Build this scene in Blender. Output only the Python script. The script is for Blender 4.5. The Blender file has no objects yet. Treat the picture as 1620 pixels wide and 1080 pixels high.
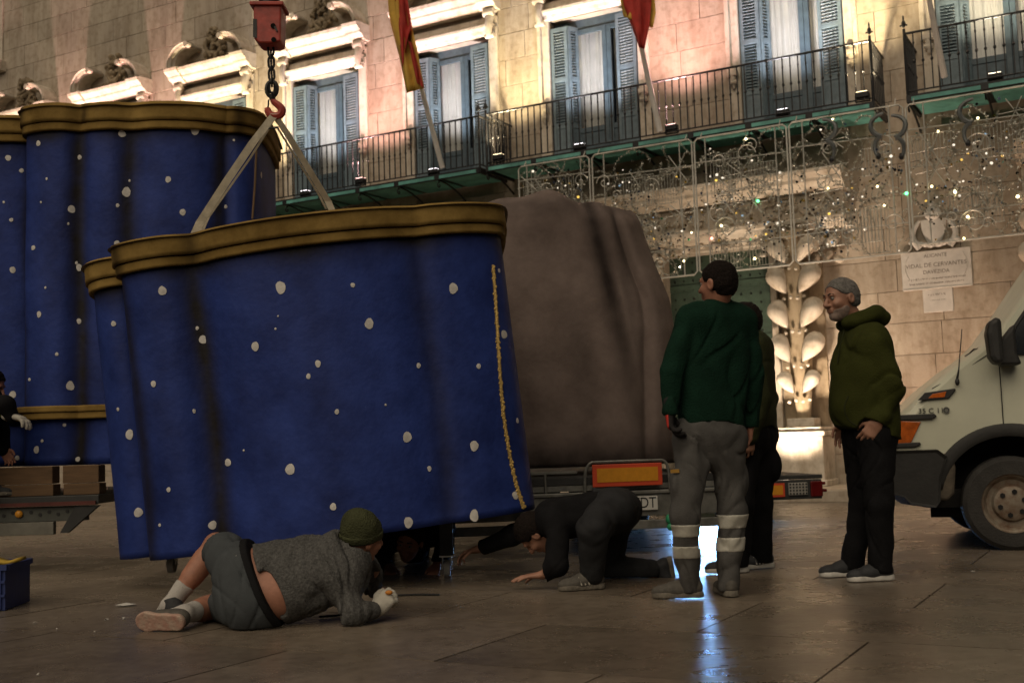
import bpy, bmesh, math, random
import numpy as np
from mathutils import Vector, Matrix, Euler
from mathutils.bvhtree import BVHTree

random.seed(7)
SC = bpy.context.scene
COL = SC.collection
R = math.radians

# ---------------------------------------------------------------- camera
FPX, CAM_H = 1826.0, 0.9                      # focal length in photo pixels (1620 wide), eye height
PITCH, ROLL = math.atan(160 / FPX), 0.032
FW = Vector((0, math.cos(PITCH), math.sin(PITCH)))
UP0 = Vector((1, 0, 0)).cross(FW)
RT = Vector((1, 0, 0)) * math.cos(ROLL) - UP0 * math.sin(ROLL)
UPV = UP0 * math.cos(ROLL) + Vector((1, 0, 0)) * math.sin(ROLL)
CAM = Vector((0, 0, CAM_H))
cd = bpy.data.cameras.new('camera')
cam = bpy.data.objects.new('camera', cd)
COL.objects.link(cam)
cam.matrix_world = Matrix(((RT.x, UPV.x, -FW.x, CAM.x), (RT.y, UPV.y, -FW.y, CAM.y), (RT.z, UPV.z, -FW.z, CAM.z), (0, 0, 0, 1)))
cd.sensor_width = 36
cd.lens = 36 * FPX / 1620
cd.clip_end = 400
cd.clip_start = .05
cd.dof.use_dof = True
cd.dof.focus_distance = 6.9
cd.dof.aperture_fstop = 3.4
SC.camera = cam

def ray(x, y): return FW + RT * ((x - 810) / FPX) - UPV * ((y - 540) / FPX)
def at(x, y, Y):
    d = ray(x, y); return CAM + d * (Y / d.y)
def gp(x, y, z=0.0):
    d = ray(x, y); return CAM + d * ((z - CAM_H) / d.z)

# ---------------------------------------------------------------- night sky and the plaza's soft light
w = bpy.data.worlds.new('World'); SC.world = w; w.use_nodes = True
nt = w.node_tree
bg = nt.nodes['Background']
sky = nt.nodes.new('ShaderNodeTexSky')
sky.sky_type = 'NISHITA'; sky.sun_disc = False
SUN_EL, SUN_AZ = 48, 205
sky.sun_elevation = R(SUN_EL); sky.sun_rotation = R(SUN_AZ)
nt.links.new(sky.outputs[0], bg.inputs[0])
bg.inputs[1].default_value = 0.006
sl = bpy.data.lights.new('plaza_light', 'SUN'); so = bpy.data.objects.new('plaza_light', sl); COL.objects.link(so)
sl.energy = 1.75; sl.angle = R(70); sl.color = (1, .83, .62)
_az = R(SUN_AZ); _sd = Vector((math.sin(_az) * math.cos(R(SUN_EL)), math.cos(_az) * math.cos(R(SUN_EL)), math.sin(R(SUN_EL))))
so.rotation_euler = _sd.to_track_quat('Z', 'Y').to_euler()
so.location = (0, -5, 12)
SC.view_settings.view_transform = 'Standard'; SC.view_settings.look = 'None'
SC.view_settings.exposure = 0.0; SC.view_settings.gamma = 1
SC.cycles.use_denoising = True
SC.cycles.max_bounces = 6; SC.cycles.diffuse_bounces = 3; SC.cycles.glossy_bounces = 3
SC.cycles.transmission_bounces = 4; SC.cycles.transparent_max_bounces = 6
SC.cycles.caustics_reflective = False; SC.cycles.caustics_refractive = False
SC.cycles.sample_clamp_indirect = 4

# ---------------------------------------------------------------- materials
MATS = {}
def mat(name, col, rough=.7, metal=0.0, vary=.12, scale=6.0, bump=0.0, bscale=40.0, spec=.5, col2=None, emit=None, estr=0, trans=0, stretch=None, detail=5, coat=0):
    if name in MATS: return MATS[name]
    m = bpy.data.materials.new(name); m.use_nodes = True
    n = m.node_tree.nodes; l = m.node_tree.links; p = n['Principled BSDF']
    p.inputs['Roughness'].default_value = rough; p.inputs['Metallic'].default_value = metal
    p.inputs['Specular IOR Level'].default_value = spec
    if coat: p.inputs['Coat Weight'].default_value = coat; p.inputs['Coat Roughness'].default_value = .15
    if trans: p.inputs['Transmission Weight'].default_value = trans
    tc = n.new('ShaderNodeTexCoord')
    src = tc.outputs['Object']
    if stretch:
        mp = n.new('ShaderNodeMapping'); mp.inputs['Scale'].default_value = stretch
        l.new(src, mp.inputs[0]); src = mp.outputs[0]
    if vary > 0 or col2:
        nz = n.new('ShaderNodeTexNoise'); nz.inputs['Scale'].default_value = scale; nz.inputs['Detail'].default_value = detail; nz.inputs['Roughness'].default_value = .62
        l.new(src, nz.inputs['Vector'])
        cr = n.new('ShaderNodeValToRGB'); l.new(nz.outputs[0], cr.inputs[0])
        c2 = col2 or tuple(c * (1 + vary) for c in col)
        c1 = col if col2 else tuple(c * (1 - vary) for c in col)
        cr.color_ramp.elements[0].position = .32; cr.color_ramp.elements[1].position = .68
        cr.color_ramp.elements[0].color = (*c1, 1); cr.color_ramp.elements[1].color = (*c2, 1)
        l.new(cr.outputs[0], p.inputs['Base Color'])
    else:
        p.inputs['Base Color'].default_value = (*col, 1)
    if bump:
        nb = n.new('ShaderNodeTexNoise'); nb.inputs['Scale'].default_value = bscale; nb.inputs['Detail'].default_value = 6
        l.new(src, nb.inputs['Vector'])
        b = n.new('ShaderNodeBump'); b.inputs['Strength'].default_value = bump; b.inputs['Distance'].default_value = .02
        l.new(nb.outputs[0], b.inputs['Height']); l.new(b.outputs[0], p.inputs['Normal'])
    if emit:
        p.inputs['Emission Color'].default_value = (*emit, 1); p.inputs['Emission Strength'].default_value = estr
    MATS[name] = m
    return m

# ---------------------------------------------------------------- mesh building
class MB:
    def __init__(s): s.v = []; s.f = []
    def add(s, v, f):
        o = len(s.v); s.v += [tuple(a) for a in v]; s.f += [tuple(i + o for i in q) for q in f]; return s
    def box(s, c, d, rot=None):
        h = [x / 2 for x in d]
        v = [Vector((sx * h[0], sy * h[1], sz * h[2])) for sx in (-1, 1) for sy in (-1, 1) for sz in (-1, 1)]
        if rot is not None:
            m = rot if isinstance(rot, Matrix) else Euler(rot).to_matrix()
            v = [m @ a for a in v]
        v = [a + Vector(c) for a in v]
        return s.add(v, [(0, 1, 3, 2), (4, 6, 7, 5), (0, 4, 5, 1), (2, 3, 7, 6), (0, 2, 6, 4), (1, 5, 7, 3)])
    def b6(s, x0, x1, y0, y1, z0, z1): return s.box(((x0 + x1) / 2, (y0 + y1) / 2, (z0 + z1) / 2), (abs(x1 - x0), abs(y1 - y0), abs(z1 - z0)))
    def ring(s, c, ax, r, n, u=None):
        ax = Vector(ax).normalized()
        u = Vector(u) if u is not None else (Vector((0, 0, 1)) if abs(ax.z) < .9 else Vector((1, 0, 0)))
        u = (u - ax * u.dot(ax)).normalized(); v = ax.cross(u)
        return [Vector(c) + u * (r * math.cos(2 * math.pi * k / n)) + v * (r * math.sin(2 * math.pi * k / n)) for k in range(n)]
    def tube(s, pts, r, n=8, closed=False, cap=True):
        pts = [Vector(p) for p in pts]; m = len(pts)
        rs = r if isinstance(r, (list, tuple)) else [r] * m
        V = []; u = None
        for i, p in enumerate(pts):
            if closed: t = pts[(i + 1) % m] - pts[i - 1]
            else: t = pts[min(i + 1, m - 1)] - pts[max(i - 1, 0)]
            if t.length < 1e-9: t = Vector((0, 0, 1))
            t.normalize()
            if u is None: u = Vector((0, 0, 1)) if abs(t.z) < .9 else Vector((1, 0, 0))
            u = (u - t * u.dot(t))
            u = u.normalized() if u.length > 1e-6 else Vector((1, 0, 0))
            V += s.ring(p, t, rs[i], n, u)
        F = []
        for i in range(m if closed else m - 1):
            a = i * n; b = ((i + 1) % m) * n
            for k in range(n): F.append((a + k, a + (k + 1) % n, b + (k + 1) % n, b + k))
        if cap and not closed: F += [tuple(range(n - 1, -1, -1)), tuple(range((m - 1) * n, m * n))]
        return s.add(V, F)
    def cyl(s, a, b, r, r2=None, n=16): return s.tube([a, b], [r, r if r2 is None else r2], n)
    def ball(s, c, r, n=10, m=7, rot=None):
        r = (r, r, r) if isinstance(r, (int, float)) else r
        V = [Vector((0, 0, -r[2]))]
        for j in range(1, m):
            t = -math.pi / 2 + math.pi * j / m
            V += [Vector((r[0] * math.cos(t) * math.cos(2 * math.pi * k / n), r[1] * math.cos(t) * math.sin(2 * math.pi * k / n), r[2] * math.sin(t))) for k in range(n)]
        V.append(Vector((0, 0, r[2])))
        F = [(0, 1 + (k + 1) % n, 1 + k) for k in range(n)]
        for j in range(m - 2):
            a = 1 + j * n; b = a + n
            F += [(a + k, a + (k + 1) % n, b + (k + 1) % n, b + k) for k in range(n)]
        a = 1 + (m - 2) * n; t = len(V) - 1
        F += [(a + k, a + (k + 1) % n, t) for k in range(n)]
        if rot is not None:
            M = rot if isinstance(rot, Matrix) else Euler(rot).to_matrix(); V = [M @ q for q in V]
        return s.add([q + Vector(c) for q in V], F)
    def prism(s, poly, a, b):
        """closed polygon of Vectors, swept from offset a to offset b"""
        n = len(poly); a = Vector(a); b = Vector(b)
        return s.add([Vector(p) + a for p in poly] + [Vector(p) + b for p in poly],
                     [tuple(range(n - 1, -1, -1)), tuple(range(n, 2 * n))] + [(i, (i + 1) % n, n + (i + 1) % n, n + i) for i in range(n)])
    def strip(s, rows, closed=False):
        n = len(rows[0]); V = [p for r_ in rows for p in r_]; F = []
        for i in range(len(rows) - 1):
            for k in range(n if closed else n - 1):
                F.append((i * n + k, i * n + (k + 1) % n, (i + 1) * n + (k + 1) % n, (i + 1) * n + k))
        return s.add(V, F)
    def build(s, name, m, parent=None, smooth=False, bevel=0, solid=0, loc=None, angle=40):
        me = bpy.data.meshes.new(name); me.from_pydata(s.v, [], s.f); me.update()
        bm = bmesh.new(); bm.from_mesh(me); bmesh.ops.recalc_face_normals(bm, faces=bm.faces); bm.to_mesh(me); bm.free()
        return link(name, me, m, parent, smooth, bevel, solid, loc, angle)

def link(name, me, m, parent=None, smooth=False, bevel=0, solid=0, loc=None, angle=40):
    o = bpy.data.objects.new(name, me); COL.objects.link(o)
    if m is not None and not me.materials: me.materials.append(m)
    if smooth:
        me.polygons.foreach_set('use_smooth', [True] * len(me.polygons))
        if angle < 180: me.set_sharp_from_angle(angle=R(angle))
    if solid:
        q = o.modifiers.new('s', 'SOLIDIFY'); q.thickness = solid; q.offset = -1
    if bevel:
        q = o.modifiers.new('b', 'BEVEL'); q.width = bevel; q.segments = 2; q.limit_method = 'ANGLE'; q.angle_limit = R(40)
    if parent: o.parent = parent
    if loc is not None: o.location = loc
    return o

def tag(o, label=None, cat=None, group=None, kind=None):
    if label: o['label'] = label
    if cat: o['category'] = cat
    if group: o['group'] = group
    if kind: o['kind'] = kind
    return o
def thing(name, label, cat, loc=(0, 0, 0), rz=0, group=None):
    o = bpy.data.objects.new(name, None); COL.objects.link(o); o.location = loc; o.rotation_euler = (0, 0, rz); o.empty_display_size = .1
    return tag(o, label, cat, group)
def inst(name, o, parent, loc, rot=(0, 0, 0), scale=None):
    c = bpy.data.objects.new(name, o.data); COL.objects.link(c); c.parent = parent; c.location = loc; c.rotation_euler = rot
    for md in o.modifiers:
        if md.type == 'BEVEL':
            q = c.modifiers.new('b', 'BEVEL'); q.width = md.width; q.segments = md.segments; q.limit_method = 'ANGLE'; q.angle_limit = md.angle_limit
    if scale: c.scale = scale
    return c
def text_mesh(name, body, size, m, parent, loc, rot, extrude=.002, align='CENTER'):
    cu = bpy.data.curves.new(name, 'FONT'); cu.body = body; cu.size = size; cu.extrude = extrude; cu.align_x = align; cu.align_y = 'CENTER'; cu.resolution_u = 3
    t = bpy.data.objects.new('tmp', cu); COL.objects.link(t)
    dg = bpy.context.evaluated_depsgraph_get()
    me = bpy.data.meshes.new_from_object(t.evaluated_get(dg)); me.name = name
    bpy.data.objects.remove(t); bpy.data.curves.remove(cu)
    me.materials.clear()
    o = link(name, me, m, parent); o.location = loc; o.rotation_euler = rot
    return o
def catmull(P, per=8, closed=False):
    P = [Vector(p) for p in P]; n = len(P); out = []
    for i in range(n if closed else n - 1):
        g = (lambda k: P[k % n]) if closed else (lambda k: P[min(max(k, 0), n - 1)])
        a, b, c, d = g(i - 1), g(i), g(i + 1), g(i + 2)
        for k in range(per):
            t = k / per
            out.append(.5 * ((2 * b) + (c - a) * t + (2 * a - 5 * b + 4 * c - d) * t * t + (3 * b - a - 3 * c + d) * t ** 3))
    if not closed: out.append(P[-1].copy())
    return out
# ================================================================= materials used by the setting
def floor_material():
    m = bpy.data.materials.new('paving_stone'); m.use_nodes = True
    n = m.node_tree.nodes; l = m.node_tree.links; p = n['Principled BSDF']
    g = n.new('ShaderNodeNewGeometry'); oi = n.new('ShaderNodeObjectInfo')
    def noise(sc, det=5, rough=.6):
        q = n.new('ShaderNodeTexNoise'); q.inputs['Scale'].default_value = sc; q.inputs['Detail'].default_value = det; q.inputs['Roughness'].default_value = rough
        l.new(g.outputs['Position'], q.inputs['Vector']); return q
    a = noise(.9, 6, .65); b = noise(14, 5)
    cr = n.new('ShaderNodeValToRGB'); l.new(a.outputs[0], cr.inputs[0])
    cr.color_ramp.elements[0].position = .3; cr.color_ramp.elements[0].color = (.125, .100, .076, 1)
    cr.color_ramp.elements[1].position = .72; cr.color_ramp.elements[1].color = (.235, .195, .150, 1)
    mx = n.new('ShaderNodeMixRGB'); mx.blend_type = 'MULTIPLY'; mx.inputs[0].default_value = .7
    c2 = n.new('ShaderNodeValToRGB'); l.new(b.outputs[0], c2.inputs[0])
    c2.color_ramp.elements[0].position = .3; c2.color_ramp.elements[0].color = (.62, .6, .57, 1); c2.color_ramp.elements[1].position = .6; c2.color_ramp.elements[1].color = (1, 1, 1, 1)
    l.new(cr.outputs[0], mx.inputs[1]); l.new(c2.outputs[0], mx.inputs[2])
    vo_ = n.new('ShaderNodeTexVoronoi'); vo_.inputs['Scale'].default_value = 5.5; l.new(g.outputs['Position'], vo_.inputs['Vector'])
    vr = n.new('ShaderNodeValToRGB'); l.new(vo_.outputs['Distance'], vr.inputs[0]); vr.color_ramp.elements[0].position = .055; vr.color_ramp.elements[0].color = (.45, .43, .42, 1); vr.color_ramp.elements[1].position = .085; vr.color_ramp.elements[1].color = (1, 1, 1, 1)
    m3 = n.new('ShaderNodeMixRGB'); m3.blend_type = 'MULTIPLY'; m3.inputs[0].default_value = .75; l.new(mx.outputs[0], m3.inputs[1]); l.new(vr.outputs[0], m3.inputs[2]); mx = m3
    hs = n.new('ShaderNodeHueSaturation'); l.new(mx.outputs[0], hs.inputs['Color'])
    mr = n.new('ShaderNodeMapRange'); l.new(oi.outputs['Random'], mr.inputs[0]); mr.inputs[3].default_value = .82; mr.inputs[4].default_value = 1.15
    l.new(mr.outputs[0], hs.inputs['Value']); l.new(hs.outputs[0], p.inputs['Base Color'])
    c = noise(2.2, 6, .7); rr = n.new('ShaderNodeMapRange'); l.new(c.outputs[0], rr.inputs[0])
    rr.inputs[1].default_value = .3; rr.inputs[2].default_value = .7; rr.inputs[3].default_value = .20; rr.inputs[4].default_value = .40
    l.new(rr.outputs[0], p.inputs['Roughness'])
    d = noise(26, 6); e = noise(3.5, 3)
    ad = n.new('ShaderNodeMath'); ad.operation = 'MULTIPLY_ADD'; l.new(e.outputs[0], ad.inputs[0]); ad.inputs[1].default_value = 2.5; l.new(d.outputs[0], ad.inputs[2])
    bp = n.new('ShaderNodeBump'); bp.inputs['Strength'].default_value = .22; bp.inputs['Distance'].default_value = .012
    l.new(ad.outputs[0], bp.inputs['Height']); l.new(bp.outputs[0], p.inputs['Normal'])
    return m

def stone_material(name, base, dark, stain=.5):
    m = bpy.data.materials.new(name); m.use_nodes = True
    n = m.node_tree.nodes; l = m.node_tree.links; p = n['Principled BSDF']
    p.inputs['Roughness'].default_value = .85; p.inputs['Specular IOR Level'].default_value = .2
    g = n.new('ShaderNodeNewGeometry'); oi = n.new('ShaderNodeObjectInfo')
    mp = n.new('ShaderNodeMapping'); mp.inputs['Scale'].default_value = (1.6, 1.6, .35); l.new(g.outputs['Position'], mp.inputs[0])
    a = n.new('ShaderNodeTexNoise'); a.inputs['Scale'].default_value = 2.6; a.inputs['Detail'].default_value = 7; a.inputs['Roughness'].default_value = .68; l.new(mp.outputs[0], a.inputs['Vector'])
    b = n.new('ShaderNodeTexNoise'); b.inputs['Scale'].default_value = 9; b.inputs['Detail'].default_value = 6; l.new(g.outputs['Position'], b.inputs['Vector'])
    cr = n.new('ShaderNodeValToRGB'); l.new(a.outputs[0], cr.inputs[0])
    cr.color_ramp.elements[0].position = .30; cr.color_ramp.elements[0].color = (*dark, 1); cr.color_ramp.elements[1].position = .56; cr.color_ramp.elements[1].color = (*base, 1)
    c2 = n.new('ShaderNodeValToRGB'); l.new(b.outputs[0], c2.inputs[0]); c2.color_ramp.elements[0].position = .34; c2.color_ramp.elements[0].color = (.66, .62, .56, 1); c2.color_ramp.elements[1].position = .5; c2.color_ramp.elements[1].color = (1, 1, 1, 1)
    mx = n.new('ShaderNodeMixRGB'); mx.blend_type = 'MULTIPLY'; mx.inputs[0].default_value = stain
    l.new(cr.outputs[0], mx.inputs[1]); l.new(c2.outputs[0], mx.inputs[2])
    hs = n.new('ShaderNodeHueSaturation'); l.new(mx.outputs[0], hs.inputs['Color'])
    mr = n.new('ShaderNodeMapRange'); l.new(oi.outputs['Random'], mr.inputs[0]); mr.inputs[3].default_value = .9; mr.inputs[4].default_value = 1.08
    l.new(mr.outputs[0], hs.inputs['Value']); l.new(hs.outputs[0], p.inputs['Base Color'])
    d = n.new('ShaderNodeTexNoise'); d.inputs['Scale'].default_value = 30; d.inputs['Detail'].default_value = 7; l.new(g.outputs['Position'], d.inputs['Vector'])
    bp = n.new('ShaderNodeBump'); bp.inputs['Strength'].default_value = .35; bp.inputs['Distance'].default_value = .015; l.new(d.outputs[0], bp.inputs['Height']); l.new(bp.outputs[0], p.inputs['Normal'])
    return m

M_FLOOR = floor_material()
M_STONE = stone_material('ashlar_stone', (.43, .37, .295), (.29, .235, .175))
M_TRIM = stone_material('carved_stone', (.60, .54, .45), (.42, .355, .275), .6)
M_JOINT = mat('mortar', (.33, .28, .22), .95, vary=.2)
M_IRON = mat('black_iron', (.012, .012, .013), .45, .3, vary=.3, bump=.2)
M_SHUT = mat('shutter_paint', (.12, .165, .19), .55, vary=.25, scale=9, bump=.15)
M_FRAME = mat('window_paint', (.055, .085, .105), .5, vary=.25, scale=9)
M_CURT = mat('curtain_cloth', (.62, .58, .52), .9, vary=.08, scale=4)
M_TEAL = mat('teal_soffit', (.10, .30, .26), .6, vary=.4, scale=3, bump=.2)
M_GREEN = mat('green_door_paint', (.035, .062, .042), .6, vary=.35, scale=5, bump=.2)
M_MARBLE = mat('white_marble', (.55, .53, .49), .55, vary=.14, scale=5, bump=.12, bscale=25)
M_INK = mat('carved_letters', (.16, .14, .12), .8, vary=.1)
def glass_material():
    m = bpy.data.materials.new('window_glass'); m.use_nodes = True
    n = m.node_tree.nodes; l = m.node_tree.links; n.remove(n['Principled BSDF'])
    t = n.new('ShaderNodeBsdfTransparent'); t.inputs[0].default_value = (.92, .94, .95, 1); g = n.new('ShaderNodeBsdfGlossy'); g.inputs['Roughness'].default_value = .05
    lw = n.new('ShaderNodeLayerWeight'); lw.inputs[0].default_value = .5; pw_ = n.new('ShaderNodeMath'); pw_.operation = 'POWER'; pw_.inputs[1].default_value = 4; l.new(lw.outputs['Facing'], pw_.inputs[0])
    fz = n.new('ShaderNodeMath'); fz.operation = 'MULTIPLY_ADD'; fz.inputs[1].default_value = .7; fz.inputs[2].default_value = .05; l.new(pw_.outputs[0], fz.inputs[0]); mx = n.new('ShaderNodeMixShader')
    l.new(fz.outputs[0], mx.inputs[0]); l.new(t.outputs[0], mx.inputs[1]); l.new(g.outputs[0], mx.inputs[2]); l.new(mx.outputs[0], n['Material Output'].inputs[0])
    return m
M_GLASS = glass_material()
M_DARKROOM = mat('dark_interior', (.02, .018, .016), .9, vary=.2)

# ================================================================= ground
gm = MB(); gm.add([(-120, -60, 0), (120, -60, 0), (120, 120, 0), (-120, 120, 0)], [(0, 1, 2, 3)])
ground = tag(gm.build('ground', mat('paving_joint', (.05, .041, .032), .9, spec=.2, vary=.3, scale=3)), kind='structure')
# large rectangular paving slabs laid parallel to the facade
TH = R(29.1)
EX = Vector((math.cos(TH), -math.sin(TH), 0)); NO = Vector((-math.sin(TH), -math.cos(TH), 0))
slab_meshes = []
def slab_mesh(a, b, k):
    m_ = MB(); e = .002; rr = random.Random(k)
    top = [(x * (a / 2 - e), y * (b / 2 - e), .008 + rr.uniform(-.001, .001)) for x, y in ((-1, -1), (1, -1), (1, 1), (-1, 1))]
    low = [(x * (a / 2 - e), y * (b / 2 - e), .0005) for x, y in ((-1, -1), (1, -1), (1, 1), (-1, 1))]
    m_.add(low + top, [(4, 5, 6, 7)] + [(i, (i + 1) % 4, 4 + (i + 1) % 4, 4 + i) for i in range(4)])
    me = bpy.data.meshes.new('paving_slab'); me.from_pydata(m_.v, [], m_.f); me.materials.append(M_FLOOR); me.update(); return me
SA, SB, GAP = 1.55, 1.02, .007
slab_meshes = [slab_mesh(SA - GAP, SB - GAP, k) for k in range(5)]
ang = math.atan2(EX.y, EX.x)
ORG = Vector((0, 9, 0)); cells = []
for j in range(-20, 40):
    for i in range(-24, 24):
        p = ORG + EX * ((i + .5 * (j % 2)) * SA + .13) + NO * (j * SB * -1 + .2)
        if p.y < 3.2 or p.y > 30: continue
        dd = p - CAM; zc = dd.dot(FW); xx = 810 + FPX * dd.dot(RT) / zc
        if xx < -420 or xx > 2040: continue
        cells.append((p.y, p))
cells.sort(key=lambda c: c[0])
rest = MB()
for k, (_, p) in enumerate(cells):
    if k < 300:
        o = bpy.data.objects.new('paving_slab', slab_meshes[k % 5]); COL.objects.link(o); o.parent = ground
        o.location = p; o.rotation_euler = (0, 0, ang + (math.pi if k % 3 == 0 else 0))
    else:
        a_, b_ = (SA - GAP) / 2, (SB - GAP) / 2
        rest.add([p + EX * (x * a_) + NO * (y * b_) + Vector((0, 0, .009)) for x, y in ((-1, -1), (1, -1), (1, 1), (-1, 1))], [(3, 2, 1, 0)])
if rest.v: tag(rest.build('paving_slabs', M_FLOOR, ground), kind='stuff')

# ================================================================= the town hall facade (local: x along wall, -y outward, z up)
P0 = at(1300, 700, 17.0); P0.z = 0
hall = thing('town_hall', 'floodlit stone town hall with shuttered balcony windows and carved portal', 'building', P0, -TH)
def hpx(x, y, out=0):
    d = ray(x, y); t = (P0 + NO * out - CAM).dot(NO) / d.dot(NO); q = CAM + d * t - P0
    return q.dot(EX), q.z
# window centres along the wall
WC = [-17.45, -14.6, -11.75, -9.0, -6.2, -3.42, -.13, 2.75, 5.6]
SILL, LINT, HALFW = 5.47, 7.98, .80
OPEN = [(c - HALFW, c + HALFW, SILL, LINT) for c in WC] + [(-2.35, -.62, 0, 3.75), (-19.6, -18.45, 10.0, 12.2)]
wall_b = MB()
# backing wall as strips round the openings
def strips(x0, x1, z0, z1, ops):
    xs = sorted({x0, x1, *[max(x0, min(x1, v)) for o in ops for v in o[:2]]})
    for a, b in zip(xs, xs[1:]):
        if b - a < 1e-4: continue
        mid = (a + b) / 2; cur = z0
        for o in sorted([o for o in ops if o[0] < mid < o[1]], key=lambda o: o[2]):
            if o[2] > cur: yield a, b, cur, o[2]
            cur = max(cur, o[3])
        if cur < z1: yield a, b, cur, z1
for a, b, z0, z1 in strips(-26, 12, -.1, 15, OPEN): wall_b.b6(a, b, .02, .75, z0, z1)
wall = wall_b.build('wall', M_JOINT, hall)
# ashlar blocks, each its own piece, on the stretch the photograph shows
nblk = 0
rb = random.Random(3)
blk_more = MB()
COURSE = .46
for r_ in range(0, 27):
    z0 = .12 + r_ * COURSE; z1 = z0 + COURSE
    xa = -21 + (.5 if r_ % 2 else 0)
    x = xa
    while x < 7:
        L = rb.uniform(.8, 1.15)
        x0, x1 = x, min(x + L, 7); x += L
        segs = [(x0, x1)]
        for o in OPEN:
            if o[2] < z1 - .02 and o[3] > z0 + .02:
                ns = []
                for a, b in segs:
                    if o[1] <= a or o[0] >= b: ns.append((a, b))
                    else:
                        if o[0] > a: ns.append((a, o[0]))
                        if o[1] < b: ns.append((o[1], b))
                segs = ns
        for a, b in segs:
            if b - a < .08: continue
            g = .0035; pr = rb.uniform(-.003, .003)
            zt = z1; zb = z0
            for o in OPEN:      # trim blocks that a lintel or sill cuts
                if o[0] < (a + b) / 2 < o[1]:
                    pass
            m_ = MB(); m_.b6(a + g, b - g, -.012 + pr, .03, zb + g, zt - g)
            vis = (z0 > 5.2 and a > -19.5 and b < 4.2) or (z0 < 5.2 and a > -4 and b < 4.2)
            if vis and nblk < 300:
                m_.build('ashlar_block', M_STONE, wall, bevel=.004); nblk += 1
            else:
                blk_more.add(m_.v, m_.f)
tag(blk_more.build('ashlar_blocks', M_STONE, wall), kind='stuff')

# -------- windows
def moulding(mb, x0, x1, prof, ear=0):
    """sweep a profile of (out, z) along x with returned ends"""
    ring = [Vector((0, -o, z)) for o, z in prof]
    mb.prism(ring, (x0, 0, 0), (x1, 0, 0))
def make_shutter(wd, ht, parent, loc, rz):
    s = MB(); t = .035; st = .055
    s.b6(0, st, -t / 2, t / 2, 0, ht); s.b6(wd - st, wd, -t / 2, t / 2, 0, ht)
    for z in (0, ht * .26, ht * .60, ht - .07): s.b6(st, wd - st, -t / 2, t / 2, z, z + .07)
    s.b6(st, wd - st, -.006, .006, .07, ht * .26)
    for a, b in ((ht * .26 + .07, ht * .60), (ht * .60 + .07, ht - .07)):
        k = int((b - a) / .048)
        for i in range(k):
            z = a + (i + .5) * (b - a) / k
            s.box((wd / 2, 0, z), (wd - 2 * st, .008, .047), (R(-38), 0, 0))
    o = s.build('shutter', M_SHUT, parent); o.location = loc; o.rotation_euler = (0, 0, rz); return o
def curtain(parent, x0, x1, y, z0, z1, seed):
    rr = random.Random(seed); rows = []
    n = 50
    for z in np.linspace(z0, z1, 8):
        rows.append([(x0 + (x1 - x0) * k / n, y + .022 * math.sin(k * .95 + 1.2 * math.sin(k * .31 + seed)) + .004 * z, z) for k in range(n + 1)])
    c = MB(); c.strip(rows); return c.build('curtain', M_CURT, parent, True, angle=180)

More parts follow.
